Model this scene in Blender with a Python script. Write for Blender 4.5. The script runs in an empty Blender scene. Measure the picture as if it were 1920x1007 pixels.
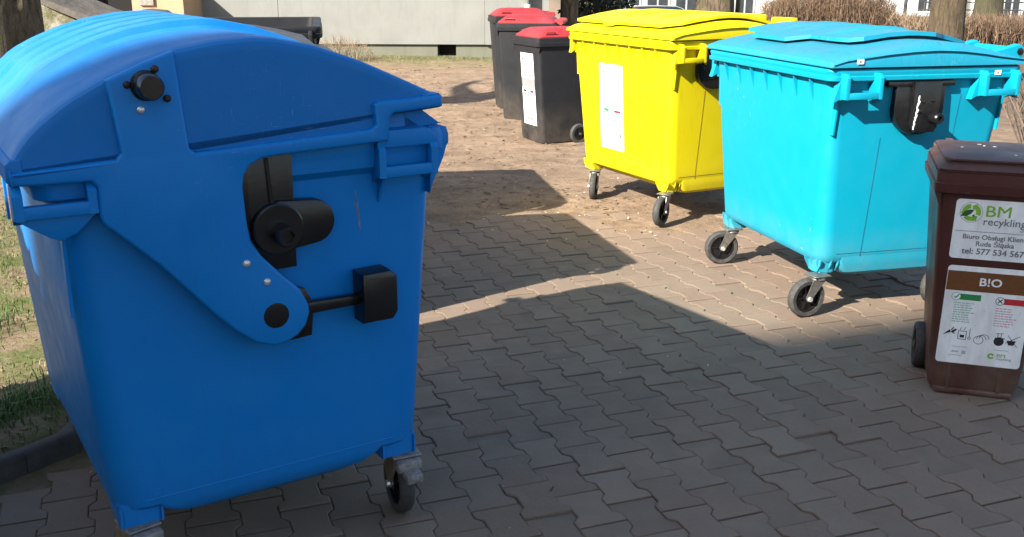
import bpy, bmesh, math, random
import numpy as np
from mathutils import Matrix, Vector, noise as mnoise
random.seed(7)
R = math.radians
S = bpy.context.scene
COL = S.collection

# ------------------------------------------------------------------ camera
CAM_H, PITCH, ROLL = 1.656, .288, .004
cp, sp, cr, sr = math.cos(PITCH), math.sin(PITCH), math.cos(ROLL), math.sin(ROLL)
fw = Vector((0, cp, -sp)); up0 = Vector((0, sp, cp)); rt0 = Vector((1, 0, 0))
rt = cr * rt0 + sr * up0; up = -sr * rt0 + cr * up0
cam = bpy.data.cameras.new('camera'); cam.sensor_width = 36; cam.lens = 1878.279 / 1920 * 36
cam.clip_start = .05; cam.clip_end = 600
camo = bpy.data.objects.new('camera', cam); COL.objects.link(camo)
m3 = Matrix((rt, up, -fw)).transposed()
camo.matrix_world = Matrix.Translation((0, 0, CAM_H)) @ m3.to_4x4()
S.camera = camo

# ------------------------------------------------------------------ light
SUN_AZ, SUN_EL = 44.0, 32.5          # the way the light travels, degrees from +X; height of the sun
trav = Vector((math.cos(R(SUN_AZ)) * math.cos(R(SUN_EL)), math.sin(R(SUN_AZ)) * math.cos(R(SUN_EL)), -math.sin(R(SUN_EL))))
sun = bpy.data.lights.new('sun', 'SUN'); sun.energy = 5.0; sun.angle = R(.55); sun.color = (1, .93, .81)
suno = bpy.data.objects.new('sun', sun); COL.objects.link(suno)
suno.rotation_euler = trav.to_track_quat('-Z', 'Y').to_euler(); suno.location = (-20, -18, 20)
W = bpy.data.worlds.new('World'); S.world = W; W.use_nodes = True
nt = W.node_tree; bg = nt.nodes['Background']
sky = nt.nodes.new('ShaderNodeTexSky'); sky.sky_type = 'NISHITA'; sky.sun_disc = False
sky.sun_elevation = R(SUN_EL)
# the sky's sun: rotation 0 puts it at +Y, turning clockwise seen from above
sx, sy = -trav.x, -trav.y
sky.sun_rotation = math.atan2(sx, sy)
sky.air_density = 1.0; sky.dust_density = 1.5; sky.ozone_density = 1.0
nt.links.new(sky.outputs[0], bg.inputs[0]); bg.inputs[1].default_value = .092
S.view_settings.view_transform = 'Standard'; S.view_settings.look = 'None'
S.view_settings.gamma = 1; S.view_settings.use_curve_mapping = False
S.view_settings.exposure = 1.75

# ------------------------------------------------------------------ materials
def newmat(name):
    m = bpy.data.materials.new(name); m.use_nodes = True
    t = m.node_tree; b = t.nodes['Principled BSDF']
    return m, t, b
def N(t, kind, **kw):
    n = t.nodes.new(kind)
    for k, v in kw.items(): setattr(n, k, v)
    return n
def L(t, a, b): t.links.new(a, b)
def noise(t, vec, scale, detail=4, rough=.55, dist=0):
    n = N(t, 'ShaderNodeTexNoise'); n.inputs['Scale'].default_value = scale
    n.inputs['Detail'].default_value = detail; n.inputs['Roughness'].default_value = rough
    n.inputs['Distortion'].default_value = dist
    if vec is not None: L(t, vec, n.inputs['Vector'])
    return n.outputs['Fac']
def mapped(t, vec, sc=(1, 1, 1), rot=(0, 0, 0)):
    n = N(t, 'ShaderNodeMapping'); n.inputs['Scale'].default_value = sc; n.inputs['Rotation'].default_value = rot
    L(t, vec, n.inputs['Vector']); return n.outputs[0]
def ramp(t, fac, a, b, va=0., vb=1.):
    n = N(t, 'ShaderNodeMapRange'); n.inputs[1].default_value = a; n.inputs[2].default_value = b
    n.inputs[3].default_value = va; n.inputs[4].default_value = vb; L(t, fac, n.inputs[0]); return n.outputs[0]
def mix(t, fac, a, b, mode='MIX'):
    n = N(t, 'ShaderNodeMix'); n.data_type = 'RGBA'; n.blend_type = mode
    if isinstance(fac, (int, float)): n.inputs[0].default_value = fac
    else: L(t, fac, n.inputs[0])
    for i, v in ((6, a), (7, b)):
        if isinstance(v, tuple): n.inputs[i].default_value = (*v, 1)
        else: L(t, v, n.inputs[i])
    return n.outputs[2]
def mul(t, a, b, op='MULTIPLY'):
    n = N(t, 'ShaderNodeMath'); n.operation = op
    for i, v in ((0, a), (1, b)):
        if isinstance(v, (int, float)): n.inputs[i].default_value = v
        else: L(t, v, n.inputs[i])
    return n.outputs[0]
def bump(t, b, h, dist=.002, strength=.5):
    n = N(t, 'ShaderNodeBump'); n.inputs['Distance'].default_value = dist; n.inputs['Strength'].default_value = strength
    L(t, h, n.inputs['Height']); L(t, n.outputs[0], b.inputs['Normal'])
def coord(t, which='Object'):
    return N(t, 'ShaderNodeTexCoord').outputs[which]

def plastic(name, col, rough=.4, chalk=(.6, .6, .6), chalk_amt=.12, dirt=(.16, .12, .09), dirt_amt=.25, scratch=.25, spec=.5, low_dirt=.5, dust_sheen=False):
    m, t, b = newmat(name); o = coord(t)
    n1 = noise(t, o, 3.2, 6, .6)
    ch = ramp(t, n1, .3, .75, 0, chalk_amt)
    if dust_sheen:                                                  # dust on upward faces; on the blue lid also painted pale sky sheen
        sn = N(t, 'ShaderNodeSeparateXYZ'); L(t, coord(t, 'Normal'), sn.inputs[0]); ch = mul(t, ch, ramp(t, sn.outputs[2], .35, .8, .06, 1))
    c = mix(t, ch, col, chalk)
    n2 = noise(t, mapped(t, o, (1, 1, .16)), 26, 5, .7)         # run-off streaks down the sides
    c = mix(t, ramp(t, n2, .56, .82, 0, dirt_amt * .7), c, dirt)
    n3 = noise(t, o, 42, 6, .8)                                 # specks of dirt
    c = mix(t, ramp(t, n3, .66, .80, 0, dirt_amt), c, dirt)
    s1 = noise(t, mapped(t, o, (9, 9, 120), (.3, .5, .2)), 3, 2, .4)
    s2 = noise(t, mapped(t, o, (8, 110, 8), (.2, .1, .7)), 3, 2, .4)
    sc = mul(t, mul(t, ramp(t, s1, .70, .76), ramp(t, s2, .70, .76), 'MAXIMUM'), ramp(t, noise(t, o, 2.1), .5, .7))
    c = mix(t, mul(t, sc, scratch), c, tuple(min(1, x * .5 + .42) for x in col))
    z = N(t, 'ShaderNodeSeparateXYZ'); L(t, o, z.inputs[0])
    low = mul(t, ramp(t, z.outputs[2], .45, .0), ramp(t, noise(t, o, 7, 5), .35, .75, .1, 1))
    c = mix(t, mul(t, low, low_dirt), c, (.23, .18, .13))
    L(t, c, b.inputs['Base Color'])
    L(t, ramp(t, noise(t, o, 9, 5), .3, .7, rough - .07, rough + .12), b.inputs['Roughness'])
    b.inputs['Specular IOR Level'].default_value = spec
    h = mul(t, noise(t, o, 160, 3), mul(t, noise(t, o, 5, 3), 3.2), 'ADD')
    bump(t, b, h, .0012, .35)
    return m
def simple(name, col, rough=.6, metal=0., var=.25, scale=20, bmp=.0):
    m, t, b = newmat(name); o = coord(t)
    c = mix(t, ramp(t, noise(t, o, scale, 6, .65), .3, .7), tuple(x * (1 - var) for x in col), tuple(min(1, x * (1 + var)) for x in col))
    L(t, c, b.inputs['Base Color']); b.inputs['Roughness'].default_value = rough; b.inputs['Metallic'].default_value = metal
    if bmp: bump(t, b, noise(t, o, scale * 3, 6, .7), bmp, .8)
    return m

def strands(name, dark, pale, rough=.85):
    m, t, b = newmat(name); r_ = N(t, 'ShaderNodeNewGeometry').outputs['Random Per Island']
    c = mix(t, mul(t, r_, 1.6, 'POWER'), dark, pale); c = mix(t, ramp(t, noise(t, coord(t), 3, 4), .35, .65, 0, .5), c, dark)
    L(t, c, b.inputs['Base Color']); b.inputs['Roughness'].default_value = rough; return m
M = {}
M['blue'] = plastic('blue_plastic', (.0001, .158, .48), .42, (.006, .21, .50), .30, (.015, .055, .13), .3, .35, spec=.26, low_dirt=.12)
M['blue_lid'] = plastic('blue_lid_plastic', (.0003, .136, .41), .52, (.10, .26, .48), .32, (.05, .11, .22), .35, .4, spec=.28, dust_sheen=True)  # upward chalk: dirty film plus the sky's pale reflection put into the colour
M['cyan'] = plastic('cyan_plastic', (.0001, .230, .340), .5, (.002, .28, .38), .06, (.01, .16, .28), .12, .4, spec=.3)
M['cyan_lid'] = plastic('cyan_lid_plastic', (.0003, .20, .31), .52, (.05, .125, .18), .75, (.015, .05, .09), .9, .5, dust_sheen=True)
M['yellow'] = plastic('yellow_plastic', (.52, .44, .0008), .5, (.6, .48, .003), .1, (.16, .10, .01), .45, .2, spec=.3, low_dirt=.2)
M['brown'] = plastic('brown_plastic', (.056, .0145, .0100), .40, (.09, .045, .04), .18, (.12, .085, .07), .3, .3, spec=.4)
M['brown_lid'] = plastic('dusty_brown_lid_plastic', (.050, .0145, .0100), .5, (.125, .098, .09), .65, (.16, .13, .11), .35, .3, spec=.4, low_dirt=0, dust_sheen=True)
M['black_bin'] = plastic('black_bin_plastic', (.011, .012, .015), .5, (.03, .032, .036), .2, (.10, .08, .06), .08, .3, spec=.25, low_dirt=.28)
M['grey_bin'] = plastic('grey_bin_plastic', (.020, .022, .025), .5, (.08, .08, .08), .3, (.2, .17, .14), .4, .4)
M['red'] = plastic('red_lid_plastic', (.25, .010, .014), .55, (.30, .07, .075), .3, (.2, .1, .08), .2, .3, low_dirt=0)
M['black'] = simple('black_plastic', (.0065, .0065, .0075), .26, 0, .5, 30, .0006)
M['cyan_seam'] = simple('dark_blue_seam', (.004, .075, .14), .6, 0, .3, 9)  # darker than the wall so the raised seam reads as a groove
M['yellow_seam'] = simple('dark_yellow_seam', (.20, .125, .004), .6, 0, .3, 9)  # likewise darkened, for the yellow container's groove lines
M['rubber'] = simple('grey_rubber', (.035, .034, .033), .75, 0, .5, 45, .001)
M['steel'] = simple('galvanised_steel', (.20, .19, .175), .42, .7, .35, 35)
M['zinc'] = simple('dirty_zinc', (.21, .195, .18), .62, .3, .45, 50, .001)
M['rust'] = simple('rusty_fork', (.20, .15, .09), .7, .2, .4, 40, .001)
M['white_sticker'] = simple('white_sticker', (.80, .80, .80), .4, 0, .06, 30)
M['dark_screw'] = simple('rusty_screw', (.022, .012, .011), .6, .2, .3, 60)
M['rivet'] = simple('pale_rivet', (.6, .58, .55), .35, .6, .2, 60)
def label_mat():
    m, t, b = newmat('worn_white_label'); o = coord(t)
    c = mix(t, ramp(t, noise(t, mapped(t, o, (1, 1, .3)), 16, 5, .65), .42, .78, 0, .55), (.82, .84, .84), (.42, .40, .37))
    c = mix(t, ramp(t, noise(t, o, 90, 4, .7), .62, .74, 0, .6), c, (.30, .25, .20))
    L(t, c, b.inputs['Base Color']); b.inputs['Roughness'].default_value = .45
    return m
M['label'] = label_mat()
for nm, c in dict(ink=(.02, .02, .022), ink_grey=(.16, .16, .17), ink_pale=(.45, .47, .48), green=(.02, .22, .06), lime=(.20, .42, .03), dark_green=(.02, .09, .02),
                  red_print=(.50, .02, .03), brown_print=(.14, .050, .012), green_text=(.28, .46, .33), red_text=(.60, .34, .36), yellow_print=(.85, .78, .35), grey_print=(.20, .20, .21)).items():
    M[nm] = simple('print_' + nm, c, .5, 0, .12, 60)

# ------------------------------------------------------------------ mesh builder
class MB:
    def __init__(s): s.bm = bmesh.new()
    def add(s, tmp, mat=None):
        if mat is not None: bmesh.ops.transform(tmp, matrix=mat, verts=tmp.verts)
        me = bpy.data.meshes.new('tmp'); tmp.to_mesh(me); tmp.free()
        s.bm.from_mesh(me); bpy.data.meshes.remove(me); return s
    def box(s, lo, hi, bev=0., seg=2, mat=None):
        t = bmesh.new(); bmesh.ops.create_cube(t, size=1)
        for v in t.verts:
            v.co = Vector([(lo[i] + hi[i]) / 2 + v.co[i] * (hi[i] - lo[i]) for i in range(3)])
        if bev: bmesh.ops.bevel(t, geom=t.edges[:], offset=bev, segments=seg, affect='EDGES', profile=.5)
        return s.add(t, mat)
    def prism(s, poly, axis, a, b, bev=0., seg=2, mat=None, both=False):
        """poly: 2-D outline; axis 'u': (v,z) pulled from u=a to b; 'v': (u,z); 'z': (u,v)"""
        def P(p, w): return {'u': (w, p[0], p[1]), 'v': (p[0], w, p[1]), 'z': (p[0], p[1], w)}[axis]
        t = bmesh.new()
        A = [t.verts.new(P(p, a)) for p in poly]; B = [t.verts.new(P(p, b)) for p in poly]
        n = len(poly)
        fb = t.faces.new(B); fa = t.faces.new(A[::-1])
        for i in range(n): t.faces.new((A[i], A[(i + 1) % n], B[(i + 1) % n], B[i]))
        bmesh.ops.recalc_face_normals(t, faces=t.faces[:])
        if bev:
            ed = list(fb.edges) + (list(fa.edges) if both else [])
            bmesh.ops.bevel(t, geom=ed, offset=bev, segments=seg, affect='EDGES', profile=.5)
        bmesh.ops.triangulate(t, faces=[f for f in t.faces if len(f.verts) > 4])
        return s.add(t, mat)
    def loft(s, rings, cap0=True, cap1=True, closed=False, mat=None):
        t = bmesh.new(); V = [[t.verts.new(p) for p in r] for r in rings]; n = len(V[0])
        for i in range(len(V) - 1 + (1 if closed else 0)):
            a, b = V[i], V[(i + 1) % len(V)]
            for j in range(n): t.faces.new((a[j], a[(j + 1) % n], b[(j + 1) % n], b[j]))
        if not closed:
            if cap0: t.faces.new(V[0][::-1])
            if cap1: t.faces.new(V[-1])
        bmesh.ops.recalc_face_normals(t, faces=t.faces[:])
        bmesh.ops.triangulate(t, faces=[f for f in t.faces if len(f.verts) > 4])
        return s.add(t, mat)
    def tube(s, pts, r, n=8, mat=None, cap=True):
        pts = [Vector(p) for p in pts]; rs = r if isinstance(r, (list, tuple)) else [r] * len(pts)
        rings = []; ref = None
        for i, p in enumerate(pts):
            d = (pts[min(i + 1, len(pts) - 1)] - pts[max(i - 1, 0)]).normalized()
            if ref is None: ref = Vector((0, 0, 1)) if abs(d.z) < .9 else Vector((1, 0, 0))
            a = d.cross(ref).normalized(); c = d.cross(a); ref = a.cross(d) if False else ref
            rings.append([p + rs[i] * (math.cos(2 * math.pi * k / n) * a + math.sin(2 * math.pi * k / n) * c) for k in range(n)])
        return s.loft(rings, cap, cap, mat=mat)
    def lathe(s, prof, axis='u', n=24, at=(0, 0, 0), mat=None, closed=False):
        """prof: (radius, along axis)"""
        rings = []
        for r, h in prof:
            ring = []
            for k in range(n):
                c, q = r * math.cos(2 * math.pi * k / n), r * math.sin(2 * math.pi * k / n)
                p = {'u': (h, c, q), 'v': (c, h, q), 'z': (c, q, h)}[axis]
                ring.append(Vector(p) + Vector(at))
            rings.append(ring)
        return s.loft(rings, not closed, not closed, closed, mat)
    def build_each(s, name, mat, parent=None, angle=35):
        """one object per loose piece"""
        s.bm.verts.ensure_lookup_table(); seen = set(); out = []
        for v0 in s.bm.verts:
            if v0 in seen: continue
            st = [v0]; seen.add(v0); isl = []
            while st:
                q = st.pop(); isl.append(q)
                for e in q.link_edges:
                    w = e.other_vert(q)
                    if w not in seen: seen.add(w); st.append(w)
            idx = {q: i for i, q in enumerate(isl)}; fs = {f_ for q in isl for f_ in q.link_faces}
            me = bpy.data.meshes.new(name); me.from_pydata([tuple(q.co) for q in isl], [], [[idx[w] for w in f_.verts] for f_ in fs]); me.update()
            out.append(link(name, me, mat, parent, angle))
        s.bm.free(); return out
    def build(s, name, mat, parent=None, angle=35, label=None, smooth=True):
        me = bpy.data.meshes.new(name); s.bm.to_mesh(me); s.bm.free()
        return link(name, me, mat, parent, angle, label, smooth)
def link(name, me, mat, parent=None, angle=35, label=None, smooth=True):
    if mat is not None:
        me.materials.clear(); me.materials.append(mat)
    if smooth:
        me.shade_smooth(); me.set_sharp_from_angle(angle=R(angle))
    o = bpy.data.objects.new(name, me); COL.objects.link(o)
    if parent is not None: o.parent = parent
    if label: o['label'] = label
    return o
def tag(o, label, cat, group=None):
    o['label'] = label; o['category'] = cat
    if group: o['group'] = group
    return o
def thing(name, loc, rz, label, cat, group=None):
    o = bpy.data.objects.new(name, None); COL.objects.link(o); o.location = loc; o.rotation_euler = (0, 0, rz)
    o.empty_display_size = .2
    return tag(o, label, cat, group)
def rr(hu, hv, r, z, n=5, cu=0., cv=0.):
    out = []; r = min(r, hu, hv)
    for cx, cy, a0 in ((hu - r, hv - r, 0), (-(hu - r), hv - r, 90), (-(hu - r), -(hv - r), 180), (hu - r, -(hv - r), 270)):
        for k in range(n + 1):
            a = R(a0 + 90 * k / n); out.append((cu + cx + r * math.cos(a), cv + cy + r * math.sin(a), z))
    return out
def lerp(a, b, t): return a + (b - a) * t
def arc(cx, cy, r, a0, a1, n): return [(cx + r * math.cos(R(lerp(a0, a1, k / n))), cy + r * math.sin(R(lerp(a0, a1, k / n)))) for k in range(n + 1)]
def text_polys(s, size, align='LEFT'):
    cu = bpy.data.curves.new('txt', 'FONT'); cu.body = s; cu.size = size; cu.align_x = align; cu.resolution_u = 3
    o = bpy.data.objects.new('txt', cu); COL.objects.link(o)
    dg = bpy.context.evaluated_depsgraph_get(); dg.update()
    me = bpy.data.meshes.new_from_object(o.evaluated_get(dg))
    bpy.data.objects.remove(o); bpy.data.curves.remove(cu)
    v = [(p.co.x, p.co.y) for p in me.vertices]; f = [tuple(p.vertices) for p in me.polygons]
    bpy.data.meshes.remove(me); return v, f
class Print:
    """flat print on a face: collects 2-D polygons, mapped to the face by fn(a, b, lift)"""
    def __init__(s, fn): s.fn = fn; s.v = []; s.f = []
    def poly(s, pts, lift=.001):
        i = len(s.v); s.v += [s.fn(a, b, lift) for a, b in pts]; s.f.append(tuple(range(i, i + len(pts)))); return s
    def rect(s, a0, b0, a1, b1, lift=.001): return s.poly([(a0, b0), (a1, b0), (a1, b1), (a0, b1)], lift)
    def rrect(s, a0, b0, a1, b1, r, lift=.001):
        pts = arc(a1 - r, b1 - r, r, 0, 90, 4) + arc(a0 + r, b1 - r, r, 90, 180, 4) + arc(a0 + r, b0 + r, r, 180, 270, 4) + arc(a1 - r, b0 + r, r, 270, 360, 4)
        return s.poly(pts, lift)
    def disc(s, a, b, r, lift=.001, n=18): return s.poly(arc(a, b, r, 0, 360 * (n - 1) / n, n - 1), lift)
    def ring(s, a, b, r0, r1, d0=0, d1=360, lift=.001, n=18):
        for k in range(n):
            e0, e1 = lerp(d0, d1, k / n), lerp(d0, d1, (k + 1) / n)
            p = lambda r, e: (a + r * math.cos(R(e)), b + r * math.sin(R(e)))
            s.poly([p(r0, e0), p(r1, e0), p(r1, e1), p(r0, e1)], lift)
        return s
    def line(s, a0, b0, a1, b1, w, lift=.001):
        d = Vector((a1 - a0, b1 - b0)).normalized(); q = Vector((-d.y, d.x)) * w / 2
        return s.poly([(a0 - q.x, b0 - q.y), (a1 - q.x, b1 - q.y), (a1 + q.x, b1 + q.y), (a0 + q.x, b0 + q.y)], lift)
    def text(s, str_, a, b, size, align='LEFT', lift=.001, sx=1., bold=0.):
        v, f = text_polys(str_, size, align); i = len(s.v)
        offs = [(0, 0)] if not bold else [(0, 0), (bold, 0), (0, bold), (bold, bold)]
        for k, (ox, oy) in enumerate(offs):
            i = len(s.v); s.v += [s.fn(a + x * sx + ox, b + y + oy, lift + k * .00005) for x, y in v]
            s.f += [tuple(j + i for j in q) for q in f]
        return s
    def build_each(s, name, mat, parent):
        for f_ in s.f:
            me = bpy.data.meshes.new(name); me.from_pydata([tuple(s.v[i]) for i in f_], [], [tuple(range(len(f_)))]); me.update(); link(name, me, mat, parent, smooth=False)
    def build(s, name, mat, parent, label=None):
        me = bpy.data.meshes.new(name); me.from_pydata([tuple(p) for p in s.v], [], s.f); me.update()
        return link(name, me, mat, parent, smooth=False, label=label)

# ------------------------------------------------------------------ setting: where the paving lies
PAVE_AZ = R(20.)
E1 = Vector((math.cos(PAVE_AZ), math.sin(PAVE_AZ), 0)); E2 = Vector((E1.y, -E1.x, 0))   # E2: the long way of a paver
KERB = [(-3.6, .95), (-2.2, 2.47), (-1.66, 3.10), (-1.56, 3.25), (-1.56, 3.45), (-1.66, 3.9), (-2.35, 7.0)]
PAVE = [(-3.6, .95), (-2.2, 2.47), (-1.66, 3.10), (-1.56, 3.25), (-1.56, 3.45), (-1.66, 3.9), (-2.35, 7.05), (-.6, 7.05), (.3, 7.0), (1.3, 7.15), (5.2, 7.6), (5.2, .6), (-3.6, .6)]
def inside(x, y, poly):
    c = False; j = len(poly) - 1
    for i in range(len(poly)):
        xi, yi = poly[i]; xj, yj = poly[j]
        if (yi > y) != (yj > y) and x < (xj - xi) * (y - yi) / (yj - yi) + xi: c = not c
        j = i
    return c
def segdist(x, y, poly, closed=True):
    best = 9.
    for i in range(len(poly) - (0 if closed else 1)):
        x0, y0 = poly[i]; x1, y1 = poly[(i + 1) % len(poly)]
        dx, dy = x1 - x0, y1 - y0; t = max(0, min(1, ((x - x0) * dx + (y - y0) * dy) / (dx * dx + dy * dy)))
        best = min(best, math.hypot(x - x0 - t * dx, y - y0 - t * dy))
    return best
def sstep(a, b, x):
    t = max(0., min(1., (x - a) / (b - a))); return t * t * (3 - 2 * t)
def far_drop(x, y): return -1.6 * sstep(28, 44, y) * sstep(-2, 2.5, x)
def ground_z(x, y):
    ins = inside(x, y, PAVE); d = segdist(x, y, PAVE) * (-1 if ins else 1)
    n = mnoise.noise((x * .9, y * .9, 0)) * .5 + mnoise.noise((x * 3, y * 3, 2)) * .25 + mnoise.noise((x * 9, y * 9, 5)) * .12
    soil = .012 + .03 * n
    if x < -1.45 and y < 7.2: soil += .035               # the bed behind the kerb lies higher
    soil += .05 * sstep(8, 16, y) * (.3 + n)
    w = sstep(-.40 if y > 5.5 else -.02, .22, d + .55 * n * (1 if y > 5.5 else .06))
    return lerp(-.009, soil, w) + far_drop(x, y)

def ground_mat():
    m, t, b = newmat('bare_soil'); g = N(t, 'ShaderNodeNewGeometry').outputs['Position']
    n1 = noise(t, g, .9, 6, .6); n2 = noise(t, g, 6, 8, .7); n3 = noise(t, g, 45, 6, .75); n4 = noise(t, mapped(t, g, (1, 1.6, 1)), 1.5, 6, .65)
    c = mix(t, ramp(t, n2, .32, .66), (.130, .090, .060), (.275, .195, .133))
    c = mix(t, ramp(t, n4, .48, .62, 0, .6), c, (.095, .064, .042))
    c = mix(t, ramp(t, noise(t, mapped(t, g, (1, 1.5, 1)), 5.0, 7, .7), .55, .68, 0, .6), c, (.080, .055, .037))          # damp and leafy patches
    c = mix(t, ramp(t, n3, .40, .75, 0, .5), c, (.34, .245, .165))
    c = mix(t, ramp(t, noise(t, g, 120, 3, .6), .64, .74, 0, .8), c, (.07, .05, .035))
    s = N(t, 'ShaderNodeSeparateXYZ'); L(t, g, s.inputs[0])
    # moss and thin grass by the house wall and in the bed on the left
    wall = mul(t, ramp(t, s.outputs[1], 17.2, 19.8), ramp(t, s.outputs[0], 2.0, .8))
    bed = mul(t, ramp(t, s.outputs[0], -1.3, -1.8), ramp(t, s.outputs[1], 8.5, 6.5))
    c = mix(t, mul(t, mul(t, wall, bed, 'MAXIMUM'), ramp(t, noise(t, g, 5, 6, .7), .38, .62)), c, (.085, .105, .030))
    east = mul(t, ramp(t, s.outputs[0], 4.2, 6.2), ramp(t, s.outputs[1], 8., 11.))
    c = mix(t, mul(t, east, ramp(t, noise(t, g, 3.1, 6, .7), .3, .6, .4, .9)), c, (.075, .055, .042))
    L(t, c, b.inputs['Base Color']); b.inputs['Roughness'].default_value = .95; b.inputs['Specular IOR Level'].default_value = .2
    bump(t, b, mul(t, mul(t, n3, 1.0), mul(t, n2, 2.0), 'ADD'), .012, .9)
    return m
M['soil'] = ground_mat()
def axis_vals(a, b, c, d, fine, coarse_steps):
    v = list(np.arange(b, c, fine)); lo = [b - (b - a) * (k / coarse_steps) ** 2 for k in range(coarse_steps, 0, -1)]
    hi = [c + (d - c) * (k / coarse_steps) ** 2 for k in range(0, coarse_steps + 1)]
    return lo + v + hi
xs = axis_vals(-120, -5.5, 6.5, 120, .09, 14); ys = axis_vals(-60, 1.2, 10.0, 21, .09, 40) + [22 + k for k in range(0, 26)] + [52, 60, 80, 120, 180]
gv = []; gf = []
for y in ys:
    for x in xs: gv.append((x, y, ground_z(x, y) if (-6 < x < 7 and 1 < y < 24) else (-.009 if (y < 1.2) else .02) + far_drop(x, y)))
nx = len(xs)
for j in range(len(ys) - 1):
    for i in range(nx - 1): gf.append((j * nx + i, j * nx + i + 1, (j + 1) * nx + i + 1, (j + 1) * nx + i))
me = bpy.data.meshes.new('ground'); me.from_pydata(gv, [], gf)
g = link('ground', me, M['soil'], angle=180); g['kind'] = 'structure'

# ------------------------------------------------------------------ pavers
def paver_mat():
    m, t, b = newmat('concrete_paver'); g = N(t, 'ShaderNodeNewGeometry')
    pos = g.outputs['Position']; oi = N(t, 'ShaderNodeObjectInfo').outputs['Random']
    rnd = mul(t, mul(t, oi, g.outputs['Random Per Island'], 'ADD'), 1.0, 'FRACT')
    c = mix(t, rnd, (.152, .112, .078), (.206, .158, .116))
    c = mix(t, ramp(t, mul(t, mul(t, rnd, 7.3), 1, 'FRACT'), .6, 1., 0, .5), c, (.175, .108, .080))
    c = mix(t, ramp(t, noise(t, pos, 2.2, 6, .65), .35, .7, 0, .55), c, (.130, .098, .070))
    c = mix(t, ramp(t, noise(t, pos, .75, 4, .6), .45, .68, 0, .6), c, (.165, .117, .080))
    s = N(t, 'ShaderNodeSeparateXYZ'); L(t, pos, s.inputs[0])
    c = mix(t, ramp(t, s.outputs[1], 4.6, 6.0, 0, .6), c, (.158, .105, .082))
    sand = mul(t, ramp(t, s.outputs[1], 5.6, 7.0, .05, .85), ramp(t, noise(t, pos, 3.3, 6, .65), .3, .62))
    c = mix(t, sand, c, (.225, .160, .112))                                   # trodden-in soil
    c = mix(t, ramp(t, noise(t, pos, 140, 4, .7), .45, .75, 0, .45), c, (.23, .19, .165))
    c = mix(t, ramp(t, noise(t, pos, 90, 3, .6), .66, .76, 0, .6), c, (.055, .045, .04))
    c = mix(t, ramp(t, noise(t, pos, 1.7, 3, .5, .8), .66, .71, 0, .45), c, (.075, .058, .047))
    edge = ramp(t, s.outputs[2], -.0012, -.0042)
    c = mix(t, mul(t, edge, ramp(t, noise(t, pos, 4, 4), .35, .6, .2, 1)), c, (.15, .115, .085))
    L(t, c, b.inputs['Base Color']); L(t, ramp(t, noise(t, pos, 8, 4), .3, .7, .7, .92), b.inputs['Roughness'])
    b.inputs['Specular IOR Level'].default_value = .35
    bump(t, b, mul(t, noise(t, pos, 260, 4, .7), mul(t, noise(t, pos, 22, 5), 1.5), 'ADD'), .0022, .6)
    return m
M['paver'] = paver_mat()
PS = 1.01
HALF = [(x * PS, y * PS) for x, y in [(-.1, -.0825), (-.064, -.0825), (-.038, -.0595), (.038, -.0595), (.064, -.0825), (.1, -.0825)]]
OUT = HALF + [(-x, -y) for x, y in HALF]
def shrink(poly, d):
    n = len(poly); out = []
    for i in range(n):
        p0, p1, p2 = Vector(poly[i - 1]), Vector(poly[i]), Vector(poly[(i + 1) % n])
        n0 = Vector((-(p1 - p0).y, (p1 - p0).x)).normalized(); n1 = Vector((-(p2 - p1).y, (p2 - p1).x)).normalized()
        k = (n0 + n1); k = k / max(.35, k.dot(n0)); out.append(p1 + k * d)
    return out
O1 = shrink(OUT, .0010); O2 = shrink(OUT, .0054)
def paver_geo():
    v = [(p[0], p[1], -.014) for p in O1] + [(p[0], p[1], -.0026) for p in O1] + [(p[0], p[1], 0) for p in O2]
    f = []
    for a, b_ in ((0, 12), (12, 24)):
        for i in range(12): f.append((a + i, a + (i + 1) % 12, b_ + (i + 1) % 12, b_ + i))
    f += [(24, 25, 26, 33, 34, 35), (26, 27, 32, 33), (27, 28, 29, 30, 31, 32)]
    return v, f
v, f = paver_geo()
pav_me = bpy.data.meshes.new('paver'); pav_me.from_pydata(v, [], f); pav_me.materials.append(M['paver'])
def project(x, y, z):
    d = Vector((x, y, z - CAM_H)); k = d.dot(fw)
    if k < .1: return None
    return 960 + 1878.279 * d.dot(rt) / k, 503.5 - 1878.279 * d.dot(up) / k, k
BLUE_SIL = [(0, 100), (20, 420), (110, 760), (220, 990), (790, 850), (800, 360), (830, 200), (480, 60), (200, 40)]
cells = []
for r in range(-70, 60):
    for k in range(-60, 60):
        c = E2 * (k * .2048 * PS + (.1024 * PS if r % 2 else 0)) + E1 * (r * .1422 * PS)
        x, y = c.x, c.y + 4.0
        if not inside(x, y, PAVE): continue
        if y > 6.3 and mnoise.noise((x * 1.3, y * 1.3, 4)) * .9 > (7.0 - y) * 1.1 - .08: continue
        if segdist(x, y, PAVE) < (.05 if y < 6.4 else .02): continue
        p = project(x, y, 0)
        vis = p and -40 < p[0] < 1960 and 250 < p[1] < 1060 and not inside(p[0], p[1], BLUE_SIL)
        cells.append((p[2] if vis else 99, x, y, r, k))
cells.sort()
pavement = bpy.data.objects.new('pavement', None); COL.objects.link(pavement); pavement['kind'] = 'structure'
pavement.location = (0, 4.0, 0)
rot = math.atan2(E2.y, E2.x)
sv = []; sf = []
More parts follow.
